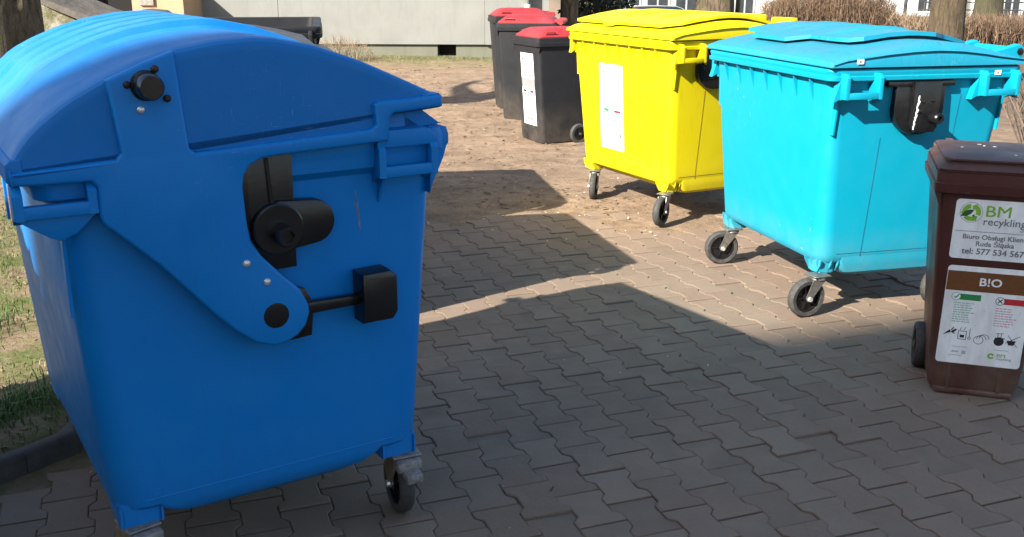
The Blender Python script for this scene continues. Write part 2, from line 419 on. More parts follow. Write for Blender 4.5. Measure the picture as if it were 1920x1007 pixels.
for i, (_, x, y, r, k) in enumerate(cells):
    h = random.gauss(0, .0022) - .001; tx, ty = random.gauss(0, .009), random.gauss(0, .009); jr = random.gauss(0, .006)
    if i < 300:
        o = bpy.data.objects.new('paver', pav_me); COL.objects.link(o); o.parent = pavement
        o.location = (x, y - 4.0, h); o.rotation_euler = (tx, ty, rot + jr)
    else:
        mw = Matrix.Translation((x, y - 4.0, h)) @ Matrix.Rotation(rot + jr, 4, 'Z') @ Matrix.Rotation(tx, 4, 'X')
        b0 = len(sv); sv += [tuple(mw @ Vector(p)) for p in v]; sf += [tuple(j + b0 for j in q) for q in f]
me = bpy.data.meshes.new('paver_field'); me.from_pydata(sv, [], sf); me.materials.append(M['paver'])
o = bpy.data.objects.new('paver_field', me); COL.objects.link(o); o.parent = pavement; o['kind'] = 'stuff'

# ------------------------------------------------------------------ kerb
M['kerb'] = simple('dark_kerb_concrete', (.038, .035, .034), .85, 0, .4, 18, .004)
kerb = bpy.data.objects.new('kerb', None); COL.objects.link(kerb); kerb['kind'] = 'structure'
pts = []
for (x0, y0), (x1, y1) in zip(KERB[:-1], KERB[1:]):
    n = max(1, int(math.hypot(x1 - x0, y1 - y0) / .5))
    for q in range(n): pts.append(Vector((lerp(x0, x1, q / n), lerp(y0, y1, q / n), 0)))
pts.append(Vector((*KERB[-1], 0)))
for a, b_ in zip(pts[:-1], pts[1:]):
    d = (b_ - a).normalized(); nn = Vector((-d.y, d.x, 0)); mb = MB(); g_ = .003 if (b_ - a).length > .3 else 0.
    prof = [(-.002, -.06), (-.002, .052), (.006, .064), (.016, .070), (.056, .071), (.070, .060), (.074, .03), (.074, -.06)]
    mb.loft([[p + nn * q[0] + Vector((0, 0, q[1])) for q in prof] for p in (a + d * g_, b_ - d * g_ + d * (0 if g_ else .02))])
    mb.build('kerb_stone', M['kerb'], kerb, 40)

# ------------------------------------------------------------------ casters
def caster(parent, ax, ay, ztop, trail_deg, mats=('steel', 'rubber'), brake=False, trail=.06):
    """swivel caster whose plate sits under (ax, ay, ztop); the wheel trails towards trail_deg"""
    X = Matrix.Translation((ax, ay, 0)) @ Matrix.Rotation(R(trail_deg), 4, 'Z')
    mb = MB()
    mb.box((-.05, -.045, ztop - .006), (.05, .045, ztop), .002, 1, X)
    mb.lathe([(.036, ztop - .028), (.040, ztop - .022), (.036, ztop - .006)], 'z', 18, mat=X)
    for sgn in (-1, 1):
        y0 = sgn * .030
        mb.prism([(-.03, ztop - .02), (.045, ztop - .02), (trail + .022, .105), (trail + .012, .088), (trail - .012, .088), (trail - .022, .11)], 'v', y0 - .002, y0 + .002, 0, mat=X)
    mb.box((-.028, -.032, ztop - .032), (.045, .032, ztop - .024), .003, 1, X)
    c = mb.build('caster', M[mats[0]], parent, 40)
    wb = MB()
    wb.lathe([(.072, -.021), (.090, -.023), (.097, -.017), (.100, 0), (.097, .017), (.090, .023), (.072, .021)], 'v', 36, (trail, 0, .1), X, closed=True)
    wb.build('tyre', M[mats[1]], c, 40)
    rb = MB()
    rb.lathe([(.074, -.015), (.062, -.015), (.058, -.006), (.058, .006), (.062, .015), (.074, .015)], 'v', 30, (trail, 0, .1), X, closed=True)
    rb.lathe([(.022, -.024), (.022, .024)], 'v', 16, (trail, 0, .1), X)
    rb.lathe([(.059, -.003), (.059, .003)], 'v', 24, (trail, 0, .1), X)
    for k in range(5):
        rb.box((-.004, -.013, .018), (.004, .013, .062), 0, 1, X @ Matrix.Translation((trail, 0, .1)) @ Matrix.Rotation(R(72 * k + 15), 4, 'Y'))
    rb.build('wheel_rim', M['black'], c, 40)
    ab = MB(); ab.lathe([(.011, -.042), (.013, -.034), (.013, .034), (.011, .042)], 'v', 10, (trail, 0, .1), X)
    ab.build('axle_bolt', M['rivet'], c, 30)
    if brake:
        bb = MB()
        bb.box((-.075, -.04, ztop - .045), (-.02, .04, ztop - .008), .008, 2, X)
        bb.box((-.120, -.026, ztop - .060), (-.06, .026, ztop - .030), .006, 2, X)
        bb.build('brake_pedal', M['zinc'], c, 40)
        fb = MB(); fb.prism([(-.03, ztop - .02), (.06, ztop - .02), (.085, .16), (.05, .105), (.0, .14)], 'v', .034, .038, 0, mat=X)
        fb.build('wheel_guard', M['rust'], c, 40)
    return c

# ------------------------------------------------------------------ big flat-lid container
def arch_z(v, zb=1.245):
    pts_ = [(-.53, 0), (-.515, .022), (-.47, .040), (-.38, .058), (-.25, .082), (-.1, .102), (.02, .108), (.14, .102), (.28, .078), (.40, .048), (.53, .018)]
    for (a, ha), (b_, hb) in zip(pts_[:-1], pts_[1:]):
        if v <= b_: return zb + lerp(ha, hb, max(0, (v - a) / (b_ - a)))
    return zb + .018
def end_handle(parent, sgn, v0, v1, mat, uo=.70, ui=.615, zb=1.100, zt=1.215, bar=False, flare=True):
    mb = MB()
    for a, b_ in ((v0, v0 + .022), (v1 - .022, v1)):
        mb.prism([(sgn * ui, zt), (sgn * (uo - .018), zt), (sgn * uo, zt - .02), (sgn * uo, zb), (sgn * (uo - .03), zb - .002), (sgn * ui, zb - .02)], 'v', a, b_, .003, 2, both=True)
    mb.box((min(sgn * (uo - .024), sgn * uo) , v0 + .020, zb), (max(sgn * (uo - .024), sgn * uo), v1 - .020, zb + .03), .003)
    if bar: mb.box((min(sgn * ui, sgn * (uo - .03)), v0 + .020, zt - .03), (max(sgn * ui, sgn * (uo - .03)), v1 - .020, zt - .004), .003)
    # flared gussets that carry the load down the wall
    for a, q in ((v0 + .002, -1), (v1 - .002, 1)) if flare else ():
        mb.prism([(a, zt - .02), (a, zb + .0), (a + q * .036, zb - .02)], 'u', min(sgn * ui, sgn * (ui + .04)), max(sgn * ui, sgn * (ui + .04)))
    return mb.build('handle', mat, parent, 35)
def end_bracket(parent, sgn, streak, wide=0.):
    hv = lambda z: 0
    mb = MB()
    shield = [(-.165, 1.17), (-.165, 1.04)] + arc(-.035, 1.045, .13, 180, 270, 8)[1:] + arc(-.02, 1.04, .125, 270, 360, 8)[1:] + [(.105, 1.17)]
    shield = [(p[0], p[1]) for p in shield]
    if wide: shield = [(p[0] - wide if p[0] < -.03 else p[0], p[1]) for p in shield]
    a, b_ = sgn * .595, sgn * .642
    mb.prism(shield, 'u', a, b_, .008, 2)
    mb.box((min(sgn * .60, sgn * .648), -.215, 1.146), (max(sgn * .60, sgn * .648), .15, 1.170), .004)  # black top bar: part plate, part stand-in for the rim's shadow
    o = mb.build('lifting_bracket', M['black'], parent, 35)
    c = MB()
    c.prism([(-.085, 1.168), (.065, 1.168), (.060, .955), (.045, .93), (-.06, .93), (-.078, .95)], 'u', sgn * .63, sgn * .668, .006, 2)
    c.build('bracket_block', M['black'], o, 35)
    p = MB(); p.lathe([(.027, sgn * .66), (.027, sgn * .715), (.022, sgn * .722), (.012, sgn * .722), (.012, sgn * .708)], 'u', 20, (0, .030, 1.0))
    p.build('pin', M['black'], o, 35)
    for vv, zz in ((-.035, 1.075), (.02, 1.08), (-.04, 1.03)):
        r_ = MB(); r_.lathe([(.009, sgn * .660), (.009, sgn * .671), (.004, sgn * .673)], 'u', 10, (0, vv, zz)); r_.build('rivet', M['black'], o)
    if streak:
        pr = Print(lambda a, b2, l: (.6685 + l, a, b2)); rnd = random.Random(4)
        zz = 1.105
        lv = -.060
        while zz > .945:
            w = .004 + .008 * max(0, math.sin((zz - .94) * 14)) * rnd.random() + .002; nz = zz - .008
            nl = -.060 - .018 * (1.105 - zz) / .16 + rnd.uniform(-.002, .002)
            pr.poly([(lv, zz), (nl, nz), (nl + w, nz), (lv + w, zz)], .0005); zz = nz; lv = nl
        pr.build('paint_streak', M['white_sticker'], o)
def flat_container(loc, rz, label, mat, lidmat, plate, cast, open_lid=False, zs=1., group=None, caster_mats=('steel', 'rubber'), seam=True, hinge=True):
    t = thing('waste_container', (loc[0], loc[1], 0), rz, label, 'waste container', group)
    def hu(z): return lerp(.545, .612, (z - .274) / .846)
    def hv(z): return lerp(.430, .487, (z - .274) / .846)
    mb = MB(); K = lambda z: .274 + (z - .274) * zs
    rings = [rr(.49, .375, .06, .266), rr(.532, .416, .075, .270), rr(.543, .428, .08, .285)]
    for z in (.31, .36, .55, .80, 1.0, 1.10): rings.append(rr(hu(z), hv(z), lerp(.08, .065, (z - .3) / .8), K(z)))
    rings += [rr(.615, .490, .06, K(1.170)), rr(.646, .520, .045, K(1.176)), rr(.652, .526, .045, K(1.180)), rr(.654, .528, .045, K(1.197)), rr(.645, .519, .045, K(1.201)),
              rr(.647, .521, .045, K(1.210)), rr(.650, .524, .045, K(1.222)), rr(.648, .522, .045, K(1.230)), rr(.640, .514, .04, K(1.234)), rr(.60, .474, .04, K(1.232))]
    if open_lid: rings += [rr(.597, .471, .06, K(1.15)), rr(.56, .44, .07, .7), rr(.52, .40, .07, .33)]
    mb.loft(rings)
    # belly hanging lower between the wheels
    mb.loft([rr(.5462, .318, .02, .305), rr(.5448, .315, .02, .275), rr(.5425, .308, .03, .245), rr(.536, .29, .04, .215), rr(.515, .262, .06, .196), rr(.45, .22, .07, .190)])
    for su in (-1, 1):
        for sv_ in (-1, 1):
            cx, cy = su * .465, sv_ * .365
            mb.loft([rr(.058, .05, .02, .285, 3, cx, cy), rr(.055, .047, .02, .216, 3, cx, cy)])
            for q in (-.055, 0, .055):      # ribs of the caster seat
                mb.prism([(sv_ * .428, .288), (sv_ * .428, .268), (sv_ * .405, .222), (sv_ * .36, .216), (sv_ * .36, .288)], 'u', cx + q - .003, cx + q + .003)
            for q in (-.05, .01, .05):
                mb.prism([(su * .543, .288), (su * .540, .262), (su * .515, .222), (su * .46, .216), (su * .46, .288)], 'v', cy + q - .003, cy + q + .003)
    for k in range(7):                      # fins under the front and back rim
        u0 = -.45 + .15 * k
        for sg in (-1, 1):
            mb.prism([(sg * .47, K(1.174)), (sg * .515, K(1.174)), (sg * .478, K(1.05)), (sg * .47, K(1.05))], 'u', u0 - .0035, u0 + .0035)
    for sg in (-1, 1):                      # corner ribs on the end walls below the handles
        for vv in (-.452, .452):
            mb.prism([(sg * .56, 1.10), (sg * .622, 1.10), (sg * .603, .92), (sg * .56, .92)], 'v', vv - .004, vv + .004)
    body = mb.build('body', mat, t, 30)
    if seam:
        sb = MB()
        for sg in (-1, 1):
            for vv in ((-.175, -.20) if True else ()):
                pass
            sb.tube([(sg * (hu(z) + .0002), lerp(-.205, -.19, (z - .2) / .9), z) for z in (.30, .6, .9)], .0018, 5)
            sb.tube([(sg * (hu(z) + .0002), lerp(.185, .215, (z - .2) / .9), z) for z in (.30, .6, .9, 1.1)], .005 if 'yellow' in label else .0018, 5)
            sb.tube([(sg * (hu(.318) + .0002), v_, .318) for v_ in (-.34, 0, .34)], .0018, 5)
        sb.build_each('mould_seam', M['yellow_seam'] if 'yellow' in label else M['cyan_seam'], body, 60)
    for sg in (-1, 1):
        end_handle(t, sg, -.470, -.275, mat, zb=K(1.098), zt=K(1.215)); end_handle(t, sg, .275, .470, mat, zb=K(1.098), zt=K(1.215))
        end_bracket(t, sg, streak=(sg == 1 and 'cyan' in label or sg == 1 and 'turquoise' in label), wide=.13 if 'bright yellow' in label else 0)
    for (ax, ay, tr) in cast: caster(t, ax, ay, .217, tr, caster_mats)
    if open_lid:
        lb = MB(); lb.loft([[(u, -.56 - .05 * (1 - (2 * (z - .3) / .95 - 1) ** 2), z) for z in np.linspace(.3, 1.25, 9)] + [(u, -.545, z) for z in np.linspace(1.25, .3, 9)] for u in (-.66, .66)])
        lb.build('lid', lidmat, t, 30, label='lid hanging open')
        return t
    # lid: a shallow arch from front to back with rounded ends
    lb = MB(); VS = [-.53, -.527, -.515, -.495, -.47, -.42, -.38, -.30, -.2, -.1, 0, .1, .2, .3, .4, .47, .53]
    ends = [(.662, 0), (.661, .35), (.655, .62), (.643, .84), (.625, .96), (.60, 1)]
    US = [(-u, q) for u, q in ends] + [(u, q) for u, q in ends[::-1]]
    rings = []
    for u, q in US:
        top = [(u, v_, 1.243 + (arch_z(v_) - 1.243) * q) for v_ in VS]
        rings.append(top + [(u, .53, 1.240), (u, -.53, 1.240)])
    lb.loft(rings); lid = lb.build('lid', lidmat, t, 28)
    ab = MB()
    for sg in (-1, 1):                      # arched bead on each end of the lid
        ab.tube([(sg * .6625, v_, 1.243 + (arch_z(v_) - 1.243) * .62) for v_ in np.linspace(-.52, .36, 14)] + [(sg * .6625, .52, 1.262)], .005, 6)
    ab.build_each('lid_bead', lidmat, lid, 60)
    pb = bmesh.new(); vs = [pb.verts.new((p[0], p[1], 0)) for p in plate]; fc = pb.faces.new(vs)
    if fc.normal.z < 0 or sum(plate[i][0] * plate[(i + 1) % len(plate)][1] - plate[(i + 1) % len(plate)][0] * plate[i][1] for i in range(len(plate))) < 0: fc.normal_flip()
    for cut in np.arange(-.45, .5, .05):
        bmesh.ops.bisect_plane(pb, geom=pb.verts[:] + pb.edges[:] + pb.faces[:], plane_co=(0, cut, 0), plane_no=(0, 1, 0))
    ex = bmesh.ops.extrude_face_region(pb, geom=pb.faces[:]); topv = {e for e in ex['geom'] if isinstance(e, bmesh.types.BMVert)}
    for v_ in pb.verts: v_.co.z = arch_z(v_.co.y) + (.036 if v_ in topv else .016)
    bmesh.ops.recalc_face_normals(pb, faces=pb.faces[:])
    bmesh.ops.triangulate(pb, faces=[f_ for f_ in pb.faces if len(f_.verts) > 4])
    q = MB(); q.add(pb)
    q.loft([[(u, v_, arch_z(v_) - .004) for v_ in np.linspace(-.22, .36, 9)] + [(u, v_, arch_z(v_) + .018) for v_ in np.linspace(.36, -.22, 9)] for u in (-.52, .36)])
    pl = q.build('lid_plate', lidmat, lid, 40)
    gb = MB()
    for u0 in (-.30, -.12, .16):            # low swages running over the plate
        rg = []
        for v_ in np.linspace(-.26, .2, 12):
            e = min(1, (v_ + .26) / .05, (.2 - v_) / .05); h = .037 + .010 * e
            rg.append([(u0 - .05, v_, arch_z(v_) + .034), (u0 - .035, v_, arch_z(v_) + h), (u0 + .035, v_, arch_z(v_) + h), (u0 + .05, v_, arch_z(v_) + .034)])
        gb.loft(rg)
    gb.build_each('lid_swage', lidmat, pl, 50)
    if hinge:
        for c0 in (-.36, .36):              # hinge arms and rods behind the lid
            hb = MB()
            for uu in (c0 - .155, c0 + .155):
                hb = MB()
                for dv in (0,):
                    hb.prism([(.40, 1.285), (.52, 1.312), (.575, 1.325), (.60, 1.315), (.612, 1.29), (.60, 1.262), (.575, 1.255), (.50, 1.20), (.40, 1.24)], 'u', uu + dv - .022, uu + dv + .022, .005, 1, both=True)
                h = hb.build('hinge_arm', mat, lid, 35)
            tb = MB(); tb.tube([(c0 - .17, .582, 1.290), (c0 + .17, .582, 1.290)], .020, 14); tb.build('hinge_rod', mat, h, 40)
            cb = MB()
            for sg in (-1, 1): cb.lathe([(.017, c0 + sg * .176), (.017, c0 + sg * .181), (.010, c0 + sg * .182)], 'u', 14, (0, .582, 1.290))
            cb.build_each('hinge_cap', M['black'], h, 40)
    return t

plate_c = [(-.60, -.30), (-.44, -.30), (-.37, -.395), (-.02, -.395), (.07, -.30), (.30, -.30), (.40, -.29), (.45, -.24), (.46, .15), (.40, .24), (.36, .40), (-.56, .40), (-.60, .2)]
cyan = flat_container((1.797, 5.406), -1.314, 'turquoise flat-lid waste container on wheels, black bracket on its end, behind the brown bin', M['cyan'], M['cyan_lid'], plate_c,
                      [(-.43, -.405, 262), (.535, -.42, 275), (.50, .345, 285), (-.45, .36, 270)])
for (vv, zz, uu) in ((-.39, 1.268, .668), (.37, 1.203, .656)):
    pr = Print(lambda a, b_, l: (uu + l, a, b_)); pr.rect(vv - .018, zz - .011, vv + .018, zz + .011, .001)
    s_ = pr.build('sticker', M['white_sticker'], cyan)
    p2 = Print(lambda a, b_, l: (uu + l, a, b_)); p2.rect(vv - .006, zz - .006, vv + .006, zz + .001, .0016); p2.poly([(vv - .007, zz + .001), (vv + .007, zz + .001), (vv, zz + .008)], .0016)
    p2.build('pictogram', M['ink_grey'], s_)
plate_y = [(-.63, -.45), (-.25, -.45), (-.22, -.485), (-.12, -.485), (-.09, -.45), (.40, -.44), (.52, -.34), (.56, -.1), (.56, .42), (-.63, .42)]
yellow = flat_container((1.173, 7.349), -1.084, 'bright yellow flat-lid waste container with a tall white label on its front', M['yellow'], M['yellow'], plate_y,
                        [(-.40, -.405, 320), (.53, -.43, 300), (.47, .36, 285), (-.45, .36, 270)])
mb = MB(); mb.box((-.61, .505, 1.27), (.29, .575, 1.372), .012, 2); mb.box((.29, .505, 1.27), (.40, .575, 1.325), .008, 2); mb.box((.40, .505, 1.27), (.60, .575, 1.360), .012, 2)
mb.build('hinge_cover', M['yellow'], yellow, 35)
def front_y(a, z, l): return (a, -(lerp(.430, .487, (z - .274) / .846)) - l, z)
pr = Print(front_y); pr.rrect(-.265, .42, .035, 1.03, .012, .0015); ly = pr.build('label', M['white_sticker'], yellow)
pr = Print(front_y); pr.rect(-.262, .748, .032, .80, .0024); pr.build('printed_band', M['yellow_print'], ly)
pr = Print(front_y); pr.rect(-.215, .69, -.150, .712, .0024); pr.build('printed_tick_bar', M['green'], ly)
pr = Print(front_y); pr.rect(-.085, .69, .0, .708, .0024); pr.build('printed_cross_bar', M['red_print'], ly)
pr = Print(front_y)
pr.rect(-.245, .52, -.232, .545, .0024); pr.rect(-.24, .545, -.235, .56, .0024); pr.rect(-.02, .51, -.002, .55, .0024)
pr.poly([(-.255, 1.0), (-.235, .985), (-.24, 1.02)], .0024); pr.poly([(-.228, .965), (-.200, .985), (-.212, .945)], .0024)
pr.build('pictogram', M['ink'], ly)
pr = Print(front_y)
for (a0, a1, z) in ((-.15, -.02, .97), (-.13, -.05, .955), (-.20, -.10, .905), (-.10, -.03, .90), (-.14, -.06, .485), (-.20, -.12, .49), (-.10, -.07, .535)): pr.rect(a0, z, a1, z + .007, .0024)
pr.build_each('faint_print', M['grey_print'], ly)

def print_rows(fn, parent, rows, mat, lift, seed, h=.006):
    r_ = random.Random(seed); pr = Print(fn)
    for (a0, a1, z) in rows:
        a = a0
        while a < a1:
            w = r_.uniform(.010, .024); pr.rect(a, z, min(a + w, a1), z + h, lift); a += w + .006
    pr.build('small_print', mat, parent)['kind'] = 'stuff'
print_rows(front_y, ly, [(-.15, .0, .985), (-.16, .01, .965), (-.19, -.04, .91), (-.17, -.02, .895), (-.22, -.12, .66), (-.22, -.13, .645), (-.22, -.10, .63), (-.10, .01, .655), (-.10, .0, .64), (-.21, -.10, .475), (-.12, .01, .46), (-.2, -.12, .44)], M['ink_grey'], .0026, 8, .008)
# the hidden neighbour and the dark open container behind the blue one
g1 = flat_container((-1.36, 4.84), R(-74.4), 'dark waste container hidden between the blue and the open container, only its shadow shows', M['grey_bin'], M['grey_bin'], plate_c,
                    [(-.46, -.38, 262), (.46, -.38, 275), (.46, .38, 285), (-.46, .38, 270)], seam=False, hinge=False)
g2 = flat_container((-1.72, 6.38), R(-79.4), 'dark grey waste container with its lid open, its rim showing above the blue lid', M['black_bin'], M['black_bin'], plate_c,
                    [(-.46, -.38, 262), (.46, -.38, 275), (.46, .38, 285), (-.46, .38, 270)], open_lid=True, zs=1.125, seam=False)

# ------------------------------------------------------------------ blue dome-lid container
BAND = [(-0.581, 1.234), (-0.577, 1.221), (-0.355, 1.233), (-0.344, 1.246), (-0.361, 1.415), (-0.278, 1.450), (-0.203, 1.476), (-0.186, 1.245), (-0.173, 1.233), (0.292, 1.253), (0.306, 1.264), (0.302, 1.317), (0.316, 1.326), (0.505, 1.331), (0.508, 1.301), (0.36, 1.292), (0.347, 1.281), (0.343, 1.219), (0.206, 1.213), (0.032, 1.207), (-0.01, 1.204), (-0.041, 1.189), (-0.058, 1.166), (-0.063, 1.137), (-0.059, 1.04), (-0.052, 0.995), (-0.027, 0.951), (0.022, 0.895), (0.070, 0.846)]
BAND += [(0.092, .80), (0.093, 0.777), (0.081, 0.744), (0.058, 0.720), (0.026, 0.705), (-0.008, 0.701), (-0.058, 0.719), (-0.111, 0.763), (-0.162, 0.819), (-0.282, 0.965), (-0.4, 1.085), (-0.405, 1.104), (-0.405, 1.174), (-0.416, 1.187), (-0.54, 1.189), (-0.58, 1.192), (-0.585, 1.218)]
DOME = [(-0.583, 1.236), (-0.555, 1.280), (-0.522, 1.318), (-0.446, 1.375), (-0.361, 1.420), (-0.278, 1.455), (-0.198, 1.479), (-0.093, 1.497), (-0.004, 1.502), (0.049, 1.498), (0.154, 1.477), (0.273, 1.436), (0.382, 1.388), (0.450, 1.357), (0.505, 1.331)]
def dome(v):
    for (a, ha), (b_, hb) in zip(DOME[:-1], DOME[1:]):
        if v <= b_: return lerp(ha, hb, (v - a) / (b_ - a))
    return DOME[-1][1]
blue = thing('waste_container', (-.974, 3.051, 0), -1.005, 'large royal blue dome-lid waste container in the left foreground', 'waste container')
mb = MB()
def bu(z): return lerp(.576, .602, (z - .276) / .824)
def bv(z): return lerp(.438, .495, (z - .276) / .824)
rings = [rr(.51, .38, .06, .268), rr(.560, .434, .075, .272, 5, 0, .012), rr(.574, .446, .08, .286, 5, 0, .012)]
for z in (.31, .40, .6, .8, 1.0, 1.10): rings.append(rr(bu(z), bv(z) + .010, .075, z, 5, 0, .012))
rings += [rr(.604, .497, .06, 1.125), rr(.622, .535, .05, 1.145), rr(.624, .540, .05, 1.175), rr(.624, .548, .05, 1.178), rr(.624, .550, .05, 1.215), rr(.622, .540, .05, 1.238), rr(.60, .515, .05, 1.242), rr(.60, .43, .05, 1.30), rr(.595, .42, .05, 1.305)]
mb.loft(rings)
mb.loft([rr(.5762, .335, .02, .305), rr(.5752, .332, .02, .284), rr(.573, .325, .03, .268), rr(.565, .305, .05, .246), rr(.545, .27, .07, .228), rr(.48, .23, .07, .224)])
for su in (-1, 1):
    for sv_ in (-1, 1):
        cx, cy = su * .495, sv_ * .37 + (.02 if sv_ > 0 else 0)
        mb.loft([rr(.066, .058, .015, .300, 3, cx, cy), rr(.064, .056, .015, .232, 3, cx, cy)])
        for q in (-.052, .052): mb.box((cx - .07, cy + q - .003, .232), (cx + .07, cy + q + .003, .29))
for sg in (-1, 1):                          # thin rib down the end wall below each handle
    mb.prism([(sg * .58, 1.11), (sg * .640, 1.11), (sg * .612, 1.03), (sg * .604, .85), (sg * .58, .85)], 'v', -.488, -.480)
    mb.prism([(sg * .58, 1.11), (sg * .640, 1.11), (sg * .60, 1.04), (sg * .58, 1.04)], 'v', .328, .336)
# comb rail along the front (the right-hand long side) with its support
mb.prism([(.49, 1.242), (.527, 1.242), (.545, 1.236), (.552, 1.215), (.552, 1.19), (.545, 1.182), (.535, 1.15), (.50, 1.08), (.49, 1.05)], 'u', -.61, .61, .003)
mb.prism([(.42, 1.30), (.46, 1.297), (.53, 1.245), (.42, 1.24)], 'u', -.60, .60)
body = mb.build('body', M['blue'], blue, 30)
sb = MB()
for sg in (-1, 1): sb.tube([(sg * (bu(.306) + .0002), v_, .306) for v_ in (-.36, 0, .36)], .002, 5)
sb.build_each('mould_seam', M['blue'], body, 60)
# lid: ribbed dome between rounded end shells
lb = MB(); vs = list(np.linspace(-.583, .505, 44))
us = [(-.645, .034), (-.6445, .022), (-.641, .011), (-.634, .004), (-.622, .0008), (-.60, 0)]
ribs = [-.47, -.32, -.17, -.02, .13]
prof = [(u, d_, 0) for u, d_ in us]
for c_ in ribs:
    prof += [(c_ - .062, 0, 0), (c_ - .050, 0, .25), (c_ - .038, 0, .9), (c_ - .028, 0, 1), (c_ + .028, 0, 1), (c_ + .038, 0, .9), (c_ + .050, 0, .25), (c_ + .062, 0, 0)]
prof += [(-u, d_, 0) for u, d_ in us[::-1]]
rings = []
for u, d_, q in prof:
    top = []
    for v_ in vs:
        z = dome(v_); e = min(1, max(0, (v_ + .52) / .12), max(0, (.44 - v_) / .12)) if q else 0
        w = .5 - .5 * math.cos(math.pi * min(1, e))
        top.append((u, v_, max(1.2, z - d_ + .026 * q * w)))
    rings.append(top + [(u, .505, 1.306), (u, .33, 1.285), (u, .33, 1.245), (u, -.583, 1.225)])
lb.loft(rings)
# the lip along the two long edges
lb.prism([(-.590, 1.240), (-.578, 1.250), (-.555, 1.250), (-.555, 1.192), (-.582, 1.192), (-.590, 1.20)], 'u', -.650, .650, .004, 2, both=True)
lb.prism([(.45, 1.335), (.503, 1.336), (.512, 1.328), (.512, 1.302), (.505, 1.297), (.45, 1.300)], 'u', -.650, .650, .004, 2, both=True)
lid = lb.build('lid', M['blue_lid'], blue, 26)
for sg in (-1, 1):
    ab = MB(); ab.prism(BAND, 'u', sg * .626, sg * .662, .009, 3)
    arm = ab.build('lid_arm', M['blue'], lid, 32)
    hb = MB(); hb.lathe([(.0345, sg * .655), (.0345, sg * .6625), (.030, sg * .6632), (.0, sg * .6632)], 'u', 24, (0, .0, .786)); hb.build('hub_plug', M['black'], arm, 40)
    for vv, zz in ((-.069, .939), (-.019, .882)):
        r_ = MB(); r_.lathe([(.010, sg * .660), (.010, sg * .664), (.006, sg * .667), (.0, sg * .6675)], 'u', 12, (0, vv, zz)); r_.build('rivet', M['rivet'], arm, 60)
    for vv, zz in ((-.047, .910), (-.125, .840), (.046, .739)):
        r_ = MB(); r_.lathe([(.006, sg * .660), (.006, sg * .6617), (.0, sg * .6617)], 'u', 10, (0, vv, zz)); r_.build('rivet_hole', M['black'], arm, 60)
    pb = MB(); pb.lathe([(.036, sg * .655), (.036, sg * .664), (.030, sg * .668), (.030, sg * .715), (.026, sg * .722), (.0, sg * .722)], 'u', 22, (0, -.274, 1.40)); pb.build('lid_pin', M['black'], arm, 35)
    for vv, zz in ((-.251, 1.437), (-.316, 1.404), (-.229, 1.368), (-.291, 1.345)):
        r_ = MB(); r_.lathe([(.009, sg * .660), (.009, sg * .667), (.005, sg * .670), (.0, sg * .670)], 'u', 10, (0, vv, zz)); r_.build('screw', M['dark_screw'] if zz > 1.35 else M['rivet'], arm, 60)
    # black lifting bracket on the end wall
    kb = MB()
    kb.prism([(-.085, 1.205), (.078, 1.205), (.075, .902), (.02, .902), (-.085, .96)], 'u', sg * .60, sg * .633, .003)
    kb.prism([(.004, 1.20), (.012, 1.20), (.022, 1.05), (.012, 1.05)], 'u', sg * .63, sg * .640)
    kb.prism([(-.085, 1.2), (-.045, 1.2), (-.045, 1.02), (-.085, 1.02)], 'u', sg * .63, sg * .642, .002)
    br = kb.build('lifting_bracket', M['black'], blue, 35)
    cb = MB(); cb.prism(arc(.122, 1.022, .060, -90, 80, 10) + [(.03, 1.088)] + arc(.022, 1.015, .068, 95, 265, 10) + [(.04, .952)], 'u', sg * .618, sg * .650, .006, 2); cb.build('bracket_link', M['black'], br, 35)
    db = MB(); db.lathe([(.068, sg * .648), (.068, sg * .655), (.064, sg * .658), (.0, sg * .658)], 'u', 32, (0, .024, 1.015)); db.build('bracket_disc', M['black'], br, 35)
    nb = MB(); nb.lathe([(.029, sg * .656), (.029, sg * .70), (.025, sg * .708), (.016, sg * .708), (.016, sg * .695), (.0, sg * .695)], 'u', 22, (0, .030, 1.006)); nb.build('pin', M['black'], br, 35)
    # counterweight: plate behind the hub, rod, block
    wb = MB(); wb.prism([(.0, .86), (.095, .835), (.118, .79), (.108, .70), (.03, .695)], 'u', sg * .604, sg * .628, .003); cw = wb.build('hub_plate', M['black'], blue, 35)
    wb = MB(); wb.prism([(.10, .762), (.26, .765), (.26, .792), (.10, .796)], 'u', sg * .612, sg * .634, .005); wb.build('rod', M['black'], cw, 35)
    wb = MB(); wb.prism([(.245, .86), (.33, .862), (.352, .842), (.352, .738), (.335, .716), (.245, .716)], 'u', sg * .603, sg * .672, .012, 2); wb.build('buffer_block', M['black'], cw, 35)
    wg = MB(); wg.prism([(-.583, 1.111), (-.405, 1.111), (-.455, 1.066), (-.492, 1.052), (-.515, 1.062)], 'u', sg * .598, sg * .640, .003); wg.build('handle_web', M['blue'], blue, 35)
    end_handle(blue, sg, -.585, -.405, M['blue'], uo=.658, ui=.60, zb=1.112, zt=1.188, flare=False)
    end_handle(blue, sg, .313, .493, M['blue'], uo=.657, ui=.60, zb=1.117, zt=1.212, flare=False)
    gb = MB(); gb.prism([(.313, 1.212), (.313, 1.198), (.493, 1.198), (.493, 1.225), (.46, 1.245), (.345, 1.245)], 'u', sg * .60, sg * .648, .004); gb.build('rim_corner', M['blue'], blue, 35)
for (ax, ay, tr, bk) in ((.535, .415, 172, True), (.535, -.378, 190, True), (-.50, .37, 200, False), (-.36, -.30, 20, False)):
    caster(blue, ax, ay, .232, tr, ('zinc', 'rubber'), bk, .05)
